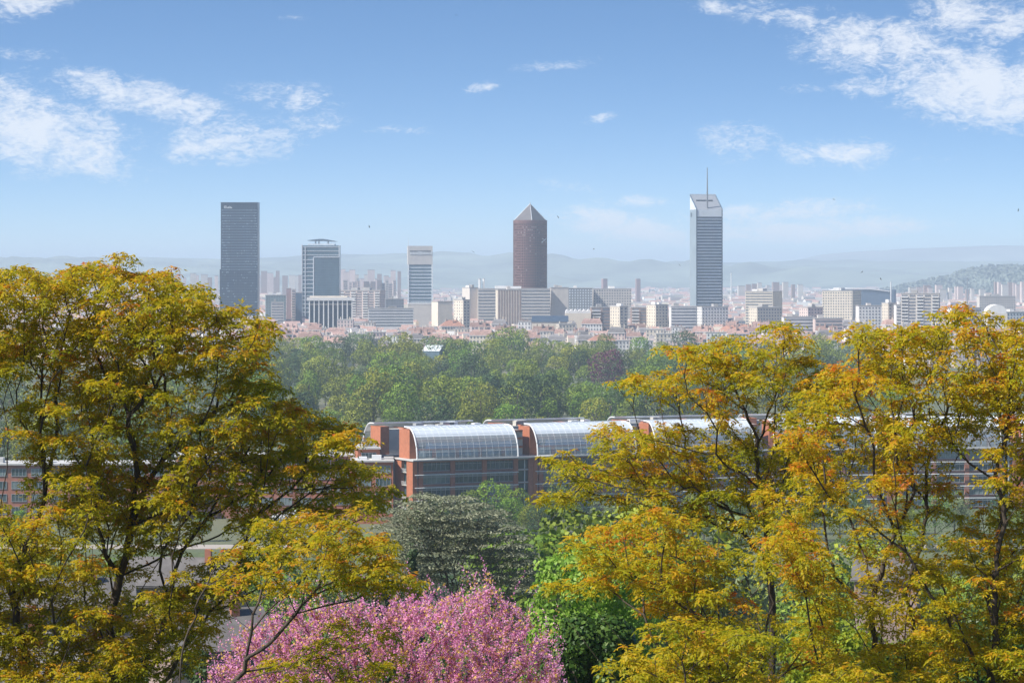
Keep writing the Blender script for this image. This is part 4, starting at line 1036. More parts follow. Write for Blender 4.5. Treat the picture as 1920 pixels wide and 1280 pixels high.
# ------------------------------------------------------------------ the brick and glass buildings by the river
def brick_module(label, ox, oy, rz, L, mirror=False, vault=(1.0, None), attic='brick', left_end=True, nb=3, detail=True):
    base = 1.6; t = thing('brick_building', label, 'building', (ox, oy, base), rz, 'brick and glass buildings along the river')
    h = 20.0; D = 14.0; fl = 4.0
    sy = (lambda y: D - y) if mirror else (lambda y: y)
    def ybox(mb, x0, x1, y0, y1, z0, z1): 
        a, b_ = sorted((sy(y0), sy(y1))); mb.box(x0, x1, a, b_, z0, z1)
    # core set back behind the brick grid, so that windows are real recesses
    mb = MB(); ybox(mb, 1.0, L - .5, .9, D - .3, 0, h - .4); mb.build('core', M['concrete'], t)
    xs0 = 2.6 if left_end else .6
    bw = (L - 6 - xs0) / nb
    for k in range(nb + 1):
        x = xs0 + k * bw; mb = MB(); ybox(mb, x - .75, x + .75, 0, 1.6, 0, h - .3); mb.build('brick_pier', M['brick_red'], t)
    for f in range(6):
        z = min(f * fl, h - .6)
        mb = MB(); ybox(mb, .8, L - .4, .25, 1.5, z - .25, z + .35); mb.build('floor_band', M['brick_dark'], t)
    fm = MB(); fm.box(0, bw - 1.5, 0, .12, 0, 2.9)
    glass = [fm.mesh('pane', M['win_glass']), fm.mesh('pane', M['win_glass2'])]
    ml = MB(); n = 6
    for k in range(n + 1): x = (bw - 1.5) * k / n; ml.box(x - .05, x + .05, -.12, .14, 0, 2.9)
    ml.box(0, bw - 1.5, -.1, .14, 1.95, 2.05); ml.box(0, bw - 1.5, -.1, .14, -.08, .06); ml.box(0, bw - 1.5, -.1, .14, 2.84, 2.98)
    mlm = ml.mesh('window', M['grey_metal'])
    rr = random.Random(int(ox * 3) + 5)
    for f in range(5):
        for k in range(nb):
            o = add('window', mlm, t, (xs0 + k*bw + .75, sy(.72) if not mirror else sy(.84), f*fl + .55))
            add('pane', rr.choice((glass[0], glass[0], glass[0], glass[1])), o, (0, .02 if not mirror else -.02, 0))
    # stair bay at the right end: dark glass between piers
    x0 = L - 5.2
    mb = MB(); ybox(mb, x0, L - 1.6, .6, .85, 0, h - .4); mb.build('stair_glass', M['win_glass'], t)
    for f in range(6):
        mb = MB(); ybox(mb, x0, L - 1.6, .2, .62, min(f*fl, h - .5) - .1, min(f*fl, h - .5) + .25); mb.build('stair_floor', M['grey_metal'], t)
    mb = MB(); ybox(mb, L - 2.9, L - 2.7, .3, .7, 0, h - .3); mb.build('stair_mullion', M['white_metal'], t)
    mb = MB(); ybox(mb, L - 1.6, L, -.05, 1.7, 0, h - .25); mb.build('brick_pier', M['brick_red'], t)
    # sun rails in front
    if not mirror:
        for f in range(1, 6):
            z = f*fl - .55 if f < 5 else h + .05
            mb = MB(); mb.tube([(.2, -.75, z), (L - 5.5, -.75, z)], .13, 5)
            for k in range(int((L - 6) / 3.2)): mb.tube([(1 + k*3.2, -.75, z), (1 + k*3.2, .4, z)], .05, 4)
            mb.build('sun_rail', M['white_metal'], t)
        mb = MB()
        for f in range(1, 5):
            z = f*fl - .55
            for k in range(3): mb.box(.6, L - 6, -.78, -.72, z - .3 - k*.28, z - .22 - k*.28)
        stuff(mb.build('sun_louvres', M['grey_metal'], t))
    # end wall of two brick pylons with balconies between
    for (a, b_) in ((-.1, 4.6), (8.6, D)):
        mb = MB(); ybox(mb, -.25, 1.2, a, b_, 0, h - .1); mb.build('brick_pylon', M['brick'], t)
    mb = MB(); ybox(mb, .7, 1.3, 4.6, 8.6, 0, h - .5); mb.build('balcony_back', M['win_glass'], t)
    for f in range(1, 5):
        mb = MB(); ybox(mb, -.3, 1.0, 4.6, 8.6, f*fl - .15, f*fl + .12); mb.build('balcony_slab', M['concrete'], t)
        mb = MB()
        for k in range(4): a, b_ = sorted((sy(4.7), sy(8.5))); mb.box(-.42, -.36, a, b_, f*fl + .35 + k*.25, f*fl + .41 + k*.25)
        mb.build('balcony_rail', M['white_metal'], t)
    # roof slab, parapet rail and attic
    mb = MB(); ybox(mb, -.6, L + .1, -1.2, D + .4, h - .25, h + .15); mb.build('roof_slab', M['pale_roof'], t)
    a0 = 6.4
    ah = 8.2
    mb = MB(); ybox(mb, 2.2, L - .6, a0, D - .6, h + .15, h + ah); mb.build('attic_wall', M['concrete'], t)
    for k in range(int(L / 8) + 1):
        x = 1.2 + k * 8.0
        if x > L - 2: break
        mb = MB(); ybox(mb, x, x + (3.0 if k == 0 else 1.1), a0 - .8, D - .4, h + .15, h + ah + (.9 if k % 3 == 0 else .3)); mb.build('brick_frame', M[attic], t)
    for z in (2.9, 5.6, 8.0):
        mb = MB(); ybox(mb, 1.6, L - .8, a0 - .55, a0 + .1, h + z - .3, h + z + .3); mb.build('brick_beam', M[attic], t)
    wm = MB(); wm.box(0, 2.2, 0, .12, 0, 2.0); wmm = [wm.mesh('attic_window', M[q]) for q in ('pale_panel', 'win_glass2', 'win_glass')]
    for z, mts in ((.5, (0, 0, 0, 1)), (3.3, (1, 2)), (6.0, (1, 2))):
        x = 4.6
        while x < L - 3.5: add('attic_window', wmm[rr.choice(mts)], t, (x, sy(a0 - .1) - (.12 if not mirror else 0), h + z)); x += 2.65
    mb = MB(); ybox(mb, 6.5, L - 5, a0 - 1.5, a0 - 1.3, h + 3.2, h + 4.9); mb.build('blue_awning', M['blue_blind'], t)
    for k in range(6):
        x = rr.uniform(4, L - 6); mb = MB(); ybox(mb, x, x + rr.uniform(1.2, 4), 8.5, 11.5, h + ah, h + ah + rr.uniform(.6, 1.7)); mb.build('roof_plant', M[rr.choice(('white_metal', 'concrete', 'grey_metal'))], t)
    # quarter-round glass vault with its ribs
    if vault:
        v0, v1 = vault[0], vault[1] or L - 5.6; n = 14; ra, rb = 6.9, 9.6
        prof = [(-.6 + ra * (1 - math.cos(math.pi/2*i/n)), h + .3 + rb * math.sin(math.pi/2*i/n)) for i in range(n + 1)] + [(9.0, h + .3 + rb + .05)]
        mb = MB(); upper_mb = MB()
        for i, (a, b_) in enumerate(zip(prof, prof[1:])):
            q = [(v0, sy(a[0]), a[1]), (v1, sy(a[0]), a[1]), (v1, sy(b_[0]), b_[1]), (v0, sy(b_[0]), b_[1])]; (mb if i < 7 else upper_mb).poly(q if not mirror else q[::-1])
        mb.build('vault_glazing', M['vault_glass'], t, smooth=True); upper_mb.build('fritted_glazing', M['frit_glass'], t, smooth=True)  # lower rows mostly clear, upper rows pale and nearly opaque
        for x in (v0, v1):
            mb = MB(); mb.tube([(x, sy(p[0] - .06), p[1] + .04) for p in prof], .24, 6); mb.build('vault_arch', M['white_metal'], t)
        nr = int((v1 - v0) / 2.1); rb_ = MB(); rb_.tube([(0, sy(p[0] - .03), p[1] + .02) for p in prof], .025, 4); rm_ = rb_.mesh('vault_rib', M['white_metal'])
        for k in range(1, nr): add('vault_rib', rm_, t, (v0 + (v1-v0)*k/nr, 0, 0))
        for i in range(2, len(prof), 2):
            p = prof[i]; mb = MB(); mb.tube([(v0, sy(p[0] - .04), p[1]), (v1, sy(p[0] - .04), p[1])], .025, 4); mb.build('vault_purlin', M['white_metal'], t)
        p = prof[-1]; mb = MB(); mb.box(v0, v1, min(sy(p[0]), sy(p[0]) + .3), max(sy(p[0]), sy(p[0]) + .3), p[1] - .15, p[1] + .3); mb.build('vault_ridge', M['white_metal'], t)
    return t

def chain():
    x, y, _ = P(775, 862, 900)
    yaws = [26, 26, 21, 13, 6, 0]
    names = ['with orange end wall and first glass vault', 'with second glass vault half behind golden leaves', 'third from left in the front row, behind golden leaves', 'fourth from left in the front row, behind golden trunks', 'fifth from left in the front row', 'rightmost in the front row']
    for k, a in enumerate(yaws):
        ph = R(a); L = 41.5 if k == 0 else 42
        brick_module(f'brick and glass office building {names[k]}', x, y, ph, L)
        ex, ey = -math.sin(ph) * 28, math.cos(ph) * 28
        rn = ['leftmost', 'second', 'third', 'fourth', 'fifth', 'rightmost'][k]
        brick_module(f'brick building with outward glass vault in the rear row, {rn} of the rear row', x + ex, y + ey, ph, L - (1.5 if k else 0), mirror=True, detail=False)
        x += math.cos(ph) * (L + (.6 if k else .3)); y += math.sin(ph) * (L + (.6 if k else .3))
chain()
def low_brick(label, px0, px1, ytop, Y, yaw, wall='brick_red', d=16):
    s = Y / F; w = (px1 - px0) * s / math.cos(R(yaw)); H = zpx(ytop, Y) - 1.5
    t = thing('brick_building', label, 'building', ((px0 - HX)*s, Y, 1.5), R(yaw), 'brick and glass buildings along the river')
    mb = MB(); mb.box(0, w, .5, d, 0, H); mb.build('wall', M[wall], t)
    mb = MB(); mb.box(-.5, w + .3, -.4, d + .3, H, H + .5); mb.build('roof_slab', M['pale_roof'], t)
    g = MB(); g.box(0, 4.6, -.1, .15, 0, 2.2); gm = [g.mesh('pane', M['win_glass']), g.mesh('pane', M['win_glass2'])]
    ml = MB()
    for k in range(5): ml.box(4.6*k/4 - .06, 4.6*k/4 + .06, -.16, .2, 0, 2.2)
    ml.box(-.1, 4.7, -.2, .2, -.12, 0); ml.box(-.1, 4.7, -.2, .2, 2.2, 2.3); mm = ml.mesh('window', M['grey_metal'])
    z = H - 3.4; rr = random.Random(int(px0))
    while z > 1:
        x = 1.2
        while x + 5 < w:
            o = add('window', mm, t, (x, .5, z)); add('pane', rr.choice(gm), o, (0, .02, 0)); x += 6.2
        z -= 4.0
    for k in range(3):
        x = w * rr.uniform(.05, .85); mb = MB(); mb.box(x, x + 3, 4, 8, H + .5, H + rr.uniform(1.2, 2.2)); mb.build('roof_plant', M[rr.choice(('white_metal', 'pale_roof'))], t)
low_brick('lower brick annexe with pale flat roof left of the glass vaults', 660, 737, 866, 905, 3, 'brick')
low_brick('tall plain red brick stair tower at the left of the orange end wall', 671, 712, 842, 915, 8, 'brick', d=12)
low_brick('long brick building with white roof edge behind the left golden tree', 330, 668, 856, 925, 2)
low_brick('brick building with pale roof at far left behind golden branches', -60, 325, 872, 915, 2)
def white_riverside():
    t = low_brick
    s = 770 / F
    low_brick('small white building with tall windows seen through the left golden branches', 512, 578, 972, 838, 4, 'w_white', 10)
white_riverside()

# a gabled house low at the left
def cottage(label, px, py, Y, w, roof, rz):
    X = (px - HX) * Y / F; top = zpx(py, Y); g = gz(X, Y)
    t = thing('house', label, 'house', (X, Y, g - .6), rz); H = top - g - 2.0
    mb = MB(); mb.box(-w/2, w/2, 0, 8, 0, H); mb.build('wall', M['w_brown'], t)
    mb = MB()
    for (a, b_) in (((-.6, H - .3), (4, H + 2.6)), ((8.6, H - .3), (4, H + 2.6))):
        q = [(-w/2-.5, a[0], a[1]), (w/2+.5, a[0], a[1]), (w/2+.5, b_[0], b_[1]), (-w/2-.5, b_[0], b_[1])]; mb.poly(q); mb.poly([(p[0], p[1], p[2] - .18) for p in q][::-1])
    mb.build('roof', M[roof], t)
    mb = MB(); mb.poly([(w/2, 0, H), (w/2, 8, H), (w/2, 4, H + 2.5)]); mb.poly([(-w/2, 8, H), (-w/2, 0, H), (-w/2, 4, H + 2.5)]); mb.build('gable', M['w_brown'], t)
    mb = MB(); mb.box(w*.2, w*.2 + .7, 3, 3.7, H, H + 3.6); mb.build('chimney', M['brick_red'], t)
    for k in range(3):
        mb = MB(); x = -w/2 + w*(k+.5)/3; mb.box(x - .5, x + .5, -.08, .1, H - 2.2, H - .8); mb.build('window', M['dark_win'], t)
cottage('pale-roofed house at the bottom left corner under golden branches', 5, 1205, 140, 7, 'r_grey', R(12))
cottage('wide grey-roofed house on the slope behind the left golden tree', 330, 1050, 330, 13, 'slate_roof', R(-8))
cottage('grey-roofed house on the slope between left golden branches', 120, 1090, 300, 14, 'slate_roof', R(10))
cottage('small grey-roofed house left of the pink blossom', 415, 1150, 230, 8, 'slate_roof', R(20))
cottage('grey-roofed house glimpsed between the right golden trunks', 1660, 1050, 420, 9, 'slate_roof', R(-12))

# ------------------------------------------------------------------ foreground trees grown as branch systems
def in_poly(poly, x, y):
    x = np.asarray(x); y = np.asarray(y); c = np.zeros(x.shape, bool); n = len(poly); j = n - 1
    for i in range(n):
        xi, yi = poly[i]; xj, yj = poly[j]
        hit = ((yi > y) != (yj > y)) & (x < (xj - xi) * (y - yi) / (yj - yi + 1e-9) + xi); c ^= hit; j = i
    return c
def smooth_noise(r, n=9):
    ks = r.normal(size=(n, 2)) * .016; ph = r.uniform(0, 6.28, n)
    return lambda x, y: sum(np.sin(k[0]*x + k[1]*y + p) for k, p in zip(ks, ph)) / math.sqrt(n)
def sample_tufts(poly, spacing, r, hole=-9.0, tries=9000):
    xs = [p[0] for p in poly]; ys = [p[1] for p in poly]
    X = r.uniform(min(xs), max(xs), tries); Y = r.uniform(min(ys), max(ys), tries)
    nz = smooth_noise(r)
    gx = np.linspace(min(xs), max(xs), 160); gy = np.linspace(min(ys), max(ys), 160); GX, GY = np.meshgrid(gx, gy, indexing='ij')
    top = np.min(np.where(in_poly(poly, GX, GY), GY, 1e6), axis=1); dt = Y - np.interp(X, gx, np.where(top > 1e5, max(ys), top))
    thin = .65 * np.clip((dt - 90) / 90, 0, 1) * np.clip((620 - dt) / 160, 0, 1)
    ok = in_poly(poly, X, Y) & (nz(X, Y) > hole + thin)
    X, Y = X[ok], Y[ok]; keep = np.zeros((0, 2))
    for a, b_ in zip(X, Y):
        if len(keep) == 0 or np.min((keep[:, 0]-a)**2 + ((keep[:, 1]-b_)*1.35)**2) > spacing**2: keep = np.vstack([keep, (a, b_)])
    return keep
def px3(px, py, Y): 
    return np.stack([(px - HX) * Y / F, Y + 0*px, ZC - (py - HY) * Y / F], -1)

def grow(stems, pts, bf=.45, down=.9):
    """join points to the stems, each by the cheapest mix of short twig and short way from the root"""
    nodes, par, plen = [], [], []
    for st in stems:
        link = -1
        if nodes:
            dd = np.linalg.norm(np.array(nodes) - st[0], axis=1); link = int(np.argmin(dd)) if dd.min() < .9 else -1
        prev = link
        for q in range(len(st) - 1):
            a, b_ = st[q], st[q+1]; m = max(1, int(np.linalg.norm(b_ - a) / .22))
            for i in range(m):
                p = a + (b_ - a) * i / m
                nodes.append(p); par.append(prev); plen.append(0 if prev < 0 else plen[prev] + np.linalg.norm(p - nodes[prev])); prev = len(nodes) - 1
        nodes.append(st[-1]); par.append(prev); plen.append(plen[prev] + .2)
    ns = len(nodes); n = len(pts)
    best = np.full(n, 1e9); bp = np.zeros(n, int)
    def upd(i, p, pl):
        d = pts - p; c = np.linalg.norm(d, axis=1) + bf * pl + down * np.maximum(0, -d[:, 2])
        m = c < best; best[m] = c[m]; bp[m] = i
    for i in range(ns): upd(i, nodes[i], plen[i])
    done = np.zeros(n, bool); order = {}
    for _ in range(n):
        j = int(np.argmin(np.where(done, 1e12, best))); done[j] = True
        i = bp[j]; p = pts[j]; nodes.append(p); par.append(i); pl = plen[i] + np.linalg.norm(p - nodes[i]); plen.append(pl)
        upd(len(nodes) - 1, p, pl)
        order[j] = len(nodes) - 1
    return np.array(nodes), np.array(par), ns, order

def branch_mesh(nodes, par, ns, tip_r, mat, expo=2.35, wob=.0, seed=1, name='trunk', smooth_it=2, min_r=0.0):
    n = len(nodes); r = np.random.default_rng(seed)
    ch = [[] for _ in range(n)]
    for i in range(n):
        if par[i] >= 0: ch[par[i]].append(i)
    P_ = nodes.copy()
    for _ in range(smooth_it):
        Q = P_.copy()
        for i in range(n):
            if par[i] >= 0 and ch[i]:
                Q[i] = .5*P_[i] + .25*P_[par[i]] + .25*np.mean(P_[ch[i]], axis=0)
        P_ = Q
    P_ += r.normal(size=P_.shape) * wob
    # children always come after their parents here
    acc = np.zeros(n); rad = np.zeros(n)
    for i in range(n - 1, -1, -1):
        rad[i] = max(tip_r, acc[i] ** (1/expo)) if ch[i] else tip_r
        if par[i] >= 0: acc[par[i]] += rad[i] ** expo
    V, Fc = [], []
    def ringp(p, d, rr, k):
        a = np.cross(d, [.31, .87, .39]); a /= np.linalg.norm(a) + 1e-9; b_ = np.cross(d, a)
        t = np.arange(k) * 2*np.pi/k
        return p + rr * (np.cos(t)[:, None]*a + np.sin(t)[:, None]*b_)
    starts = [(i, -1) for i in range(n) if par[i] < 0]
    stack_ = list(starts)
    while stack_:
        i, pr = stack_.pop()
        chain_ = ([pr] if pr >= 0 else []) + [i]; cur = i
        while ch[cur]:
            c = max(ch[cur], key=lambda q: rad[q])
            for q in ch[cur]:
                if q != c: stack_.append((q, cur))
            chain_.append(c); cur = c
        if len(chain_) < 2: continue
        pts = P_[chain_]; rr = rad[chain_].copy()
        if pr >= 0: rr[0] = rr[1]
        if rr.max() < min_r: continue
        k = 7 if rr[0] > .05 else (5 if rr[0] > .015 else 3)
        base = len(V)
        for q in range(len(chain_)):
            d = pts[min(q+1, len(pts)-1)] - pts[max(q-1, 0)]; d = d / (np.linalg.norm(d) + 1e-9)
            V.extend(ringp(pts[q], d, rr[q], k))
        for q in range(len(chain_) - 1):
            for s in range(k):
                s2 = (s+1) % k; Fc.append((base+q*k+s, base+q*k+s2, base+(q+1)*k+s2, base+(q+1)*k+s))
    me = np_mesh(name, np.array(V), np.array(Fc), mat, smooth=True)
    return me, P_

def pinnate(tips, up, lvl, r, per, Lr=(.18, .34), leaflet=.094, wid=.040, pairs=3):
    """compound leaves hanging round each shoot tip: returns quads and an age value for the colour"""
    n = len(tips) * per
    T = np.repeat(tips, per, 0); lv = np.repeat(lvl, per)
    az = r.uniform(0, 2*np.pi, n); e = r.uniform(-.35, .75, n)
    D = np.stack([np.cos(az)*np.cos(e), np.sin(az)*np.cos(e), np.sin(e)], -1) + np.repeat(up, per, 0)*.35
    D /= np.linalg.norm(D, axis=1, keepdims=True)
    Ln = r.uniform(*Lr, n); droop = r.uniform(.25, .75, n) * Ln
    side = np.cross(D, [0, 0, 1.0]); side /= np.linalg.norm(side, axis=1, keepdims=True) + 1e-9
    age = np.clip(lv + .13*r.normal(size=n) + .22*np.maximum(e, -.1), 0, 1)
    VV, AA = [], []
    js = [(t, s) for t in np.linspace(.3, .92, pairs) for s in (-1, 1)] + [(1.0, 0)]
    for t, s in js:
        pos = T + D*(Ln*t)[:, None]; pos[:, 2] -= droop*t*t
        tang = D*Ln[:, None]; tang[:, 2] -= 2*droop*t; tang /= np.linalg.norm(tang, axis=1, keepdims=True)
        ax = tang*(.55 if s else 1) + side*(.8*s) + r.normal(size=(n, 3))*.22; ax[:, 2] -= .22
        ax /= np.linalg.norm(ax, axis=1, keepdims=True)
        nr = np.cross(ax, tang if s else side) * (1 if s >= 0 else -1) + r.normal(size=(n, 3))*.35
        w = np.cross(ax, nr); w /= np.linalg.norm(w, axis=1, keepdims=True) + 1e-9
        l = (leaflet * r.uniform(.6, 1.45, n))[:, None]; ww = wid * r.uniform(.8, 1.2, n)[:, None]
        VV.append(np.stack([pos, pos + ax*l*.45 + w*ww*.5, pos + ax*l, pos + ax*l*.45 - w*ww*.5], 1)); AA.append(np.clip(age + .07*r.normal(size=n), 0, 1))
    V = np.concatenate(VV, 0); return V.reshape(-1, 3), np.concatenate(AA)

def golden_tree(label, Y, poly, stems, spacing, seed, mat, hole=-.9, extra=(), dep=2.2, per=9, tips_per=8, warm=.0, bf=.42, tuft=(.32, .56), layers=2, poly2=None):
    r = np.random.default_rng(seed)
    tf = [sample_tufts(poly, spacing*(1 + .25*k), r, hole + .25*k) for k in range(layers)]
    if poly2: tf.append(sample_tufts(poly2, spacing, r, hole - .2))
    tf = np.vstack(tf + ([np.array(extra, float)] if len(extra) else []))
    n = len(tf); Yt = Y + r.uniform(-dep, dep, n); tf[:, 1] += 16
    C = px3(tf[:, 0], tf[:, 1], Yt)
    ymin = tf[:, 1].min(); ymax = tf[:, 1].max()
    tips, ups, lv, carr = [], [], [], []
    for c, q in zip(C, tf):
        a = r.uniform(*tuft); b_ = a * r.uniform(.35, .6); k = max(4, int(tips_per * (a / .46) ** 1.6))
        th = r.uniform(0, 2*np.pi, k); rr = np.sqrt(r.uniform(0, 1, k)); hz = b_*(np.sqrt(1 - rr**2*.95) - .4) + r.normal(size=k)*.05
        p = c + np.stack([a*rr*np.cos(th), a*rr*np.sin(th), hz], -1)
        u = np.stack([rr*np.cos(th)*.9, rr*np.sin(th)*.9, .9 - .5*rr], -1)
        tips.append(p); ups.append(u); carr.append(c - np.array([0, 0, .30 + .2*a]))
        lv.append(.285 + warm + .22*(hz/b_) + .10*r.normal() + .10*(1 - (q[1]-ymin)/(ymax-ymin+1)) + np.zeros(k))
    tips = np.vstack(tips); ups = np.vstack(ups); lv = np.concatenate(lv); carr = np.array(carr)
    st = []
    for s in stems: st.append(np.array([px3(np.float64(a), np.float64(b_), Y + dy) for a, b_, dy in s]))
    pts = np.vstack([carr, tips])
    nodes, par, ns, order = grow(st, pts, bf)
    bx, by = st[0][0][0], st[0][0][1]; base = Vector((bx, by, st[0][0][2]))
    g = gz(bx, by) - .3
    # bring every free stem down to the slope
    me, Pn = branch_mesh(nodes, par, ns, .0065, M['bark'], seed=seed, wob=.006)
    tipn = Pn[[order[len(carr) + j] for j in range(len(tips))]]
    V, age = pinnate(tipn, ups, lv, r, per)
    t = thing('golden_tree', label, 'tree', (bx, by, g), 0, 'golden-leaved trees of the foreground')
    off = np.array([bx, by, g])
    co = np.zeros(len(me.vertices)*3, np.float32); me.vertices.foreach_get('co', co); me.vertices.foreach_set('co', (co.reshape(-1, 3) - off).astype(np.float32).ravel())
    add('trunk', me, t)
    add('crown', np_mesh('crown', V - off, np.arange(len(V)).reshape(-1, 4), mat, {'tint': age}), t)
    return len(V) // 4

def root_down(px, Y, dy=0):
    """picture height at which a stem under px meets the slope"""
    yy = Y + dy; x = (px - HX) * yy / F
    return HY + (ZC - gz(x, yy) + .3) * F / yy
nl = 0
L1 = [(-160, 540), (-60, 515), (0, 505), (30, 488), (95, 520), (130, 500), (180, 490), (232, 484), (262, 505), (315, 508), (350, 525), (372, 548), (400, 566), (470, 580), (497, 602), (485, 645), (482, 690), (530, 745), (600, 785), (665, 803), (650, 850), (700, 900), (716, 940), (640, 970),
      (580, 1000), (500, 1060), (430, 1120), (390, 1180), (330, 1250), (100, 1300), (-160, 1300)]
nl += golden_tree('large golden-olive tree with many stems filling the left side', 64, L1,
    [[(222, root_down(222, 64), 0), (214, 1330, 0), (210, 1250, 0), (206, 1170, .2), (224, 1080, .2), (246, 985, .1), (258, 900, 0), (252, 840, -.2), (238, 780, -.3)],
     [(250, 975, .1), (272, 910, .4), (303, 868, .7), (322, 815, 1.0), (312, 745, 1.2), (300, 690, 1.3)],
     [(224, 1080, .2), (192, 1035, -.5), (180, 960, -.8), (160, 880, -1.2), (122, 830, -1.6), (98, 775, -1.8)],
     [(303, 868, .7), (352, 820, .4), (402, 768, .1), (440, 700, -.1)],
     [(60, root_down(60, 64), -.5), (52, 1330, -.5), (40, 1210, -.5), (22, 1120, -.3), (40, 1040, -.1), (78, 960, .2), (92, 880, .5), (70, 800, .6)],
     [(92, 880, .5), (110, 800, .9), (100, 700, 1.2)], [(22, 1120, -.3), (-30, 1000, -.6), (-40, 880, -.7)], [(303, 868, .7), (380, 845, .2), (470, 825, -.3), (560, 810, -.6), (625, 802, -.8)],
     [(246, 985, .1), (330, 950, -.4), (430, 915, -.8), (540, 898, -1.0), (640, 900, -1.1)], [(224, 1080, .2), (330, 1035, 1.0), (450, 990, 1.4), (560, 945, 1.6), (650, 930, 1.7)]],
    32, 101, M['leaf_olive'], hole=-.92, warm=.02, extra=[(184, 494), (236, 478), (243, 505), (282, 524), (315, 506), (357, 535), (33, 496), (62, 515), (142, 502), (436, 581), (472, 597), (394, 573), (344, 571), (295, 560), (640, 800), (660, 812), (600, 790), (690, 925), (660, 890), (560, 765), (530, 750)], dep=2.3)
L2 = [(400, 1040), (500, 975), (580, 955), (668, 985), (705, 1012), (745, 1050), (772, 1082), (740, 1105), (650, 1085), (560, 1095), (470, 1100), (400, 1110)]
nl += golden_tree('smaller golden-olive tree leaning right over the pink blossom', 58, L2,
    [[(400, root_down(400, 58), 0), (402, 1400, 0), (420, 1300, 0), (462, 1232, 0), (470, 1190, 0), (480, 1150, 0), (510, 1060, .2), (530, 1000, .3)],
     [(462, 1232, 0), (505, 1212, -.2), (540, 1168, -.4), (590, 1100, -.5), (640, 1040, -.5)],
     [(330, root_down(330, 58, .5), .5), (335, 1330, .5), (340, 1220, .5), (370, 1120, .6), (410, 1050, .8), (470, 990, .9)],
     [(430, 1280, -.2), (520, 1255, -.5), (600, 1262, -.7), (680, 1230, -.8), (720, 1205, -.8)]],
    42, 102, M['leaf_olive'], hole=-.35, warm=.03, extra=[(720, 1050), (700, 1012), (750, 1078), (580, 1240), (650, 1165), (720, 1185), (690, 1250), (600, 1200), (520, 1230), (735, 1225), (560, 1275), (640, 1275)], dep=1.9)
R1 = [(1190, 705), (1205, 685), (1290, 682), (1340, 700), (1300, 665), (1255, 645), (1280, 628), (1330, 642), (1400, 612), (1440, 605), (1492, 602), (1515, 622), (1498, 660), (1550, 690), (1570, 760), (1500, 800), (1430, 790), (1350, 770), (1290, 735), (1230, 715)]
nl += golden_tree('slender golden tree with open top reaching over the park, centre right', 68, R1,
    [[(1444, root_down(1444, 68), 0), (1446, 1300, 0), (1448, 1220, 0), (1450, 1140, 0), (1440, 1050, 0), (1436, 950, 0), (1426, 885, .1), (1420, 845, .2), (1414, 800, .2), (1394, 766, .1), (1345, 731, -.1), (1282, 708, -.3), (1222, 694, -.5)],
     [(1420, 845, .2), (1438, 772, .5), (1455, 742, .6), (1455, 692, .7), (1482, 655, .8), (1490, 625, .8)], [(1394, 766, .1), (1370, 715, .4), (1350, 680, .5), (1310, 660, .5)],
     [(1436, 950, 0), (1410, 900, -.4), (1340, 860, -.8), (1260, 830, -1.0), (1190, 822, -1.1)], [(1440, 1050, 0), (1360, 950, -.6), (1300, 915, -.9), (1200, 935, -1.2), (1140, 905, -1.3), (1080, 900, -1.4)]],
    38, 103, M['leaf_gold'], hole=-.7, warm=.04, dep=1.6, layers=2, poly2=[(1150, 800), (1220, 805), (1300, 790), (1400, 800), (1500, 770), (1570, 790), (1570, 980), (1400, 980), (1230, 960), (1170, 900)],
    extra=[(1150, 797), (1125, 803), (1180, 806), (1060, 848), (1040, 862), (1095, 862), (1120, 875), (1075, 885), (1105, 892), (1030, 925), (1060, 918), (1095, 918), (1140, 835), (1165, 845), (1215, 845), (1250, 830), (1290, 850), (1330, 830), (1230, 880), (1280, 890), (1200, 905), (1250, 915), (1310, 880),
           (1360, 860), (1390, 895), (1340, 915), (1180, 930), (1160, 880), (1380, 830), (1230, 800), (1300, 800), (1450, 860), (1480, 830), (1460, 900), (1510, 870)])
R2 = [(1500, 720), (1560, 690), (1610, 665), (1580, 620), (1600, 605), (1660, 605), (1705, 620), (1760, 600), (1800, 605), (1850, 620), (1920, 610), (2060, 612), (2060, 1330), (1560, 1330), (1500, 1150), (1480, 950), (1500, 850)]
nl += golden_tree('broad golden tree mass filling the right edge', 62, R2,
    [[(1655, root_down(1655, 62), 0), (1655, 1330, 0), (1640, 1240, 0), (1632, 1150, 0), (1640, 1090, .1), (1680, 1000, .2), (1714, 925, .4), (1700, 850, .5), (1720, 760, .6), (1760, 680, .6), (1780, 600, .6)],
     [(1680, 1000, .2), (1655, 940, -.2), (1637, 905, -.4), (1640, 820, -.6), (1600, 740, -.8), (1610, 660, -.8)],
     [(1745, root_down(1745, 62, 1), 1), (1745, 1330, 1), (1720, 1200, 1), (1697, 1110, 1), (1720, 1040, 1), (1740, 960, 1), (1735, 880, 1), (1760, 800, 1.1), (1820, 720, 1.2)],
     [(1860, root_down(1860, 62, -1), -1), (1862, 1240, -1), (1864, 1090, -1), (1880, 980, -1), (1870, 880, -1), (1900, 760, -1), (1890, 680, -1)], [(1632, 1150, 0), (1570, 1080, .3), (1545, 1000, .5), (1550, 900, .6), (1530, 800, .7)]],
    35, 104, M['leaf_gold'], hole=-.85, warm=.04, dep=2.3, extra=[(1785, 572), (1765, 580), (1812, 578), (1830, 590), (1625, 605), (1655, 612), (1700, 620), (1900, 600)])
R3 = [(985, 1120), (1020, 1070), (1100, 1010), (1160, 965), (1240, 940), (1330, 950), (1420, 960), (1520, 1000), (1560, 1100), (1580, 1330), (1150, 1330), (1220, 1230), (1270, 1160), (1200, 1095), (1120, 1075), (1060, 1110), (1005, 1165)]
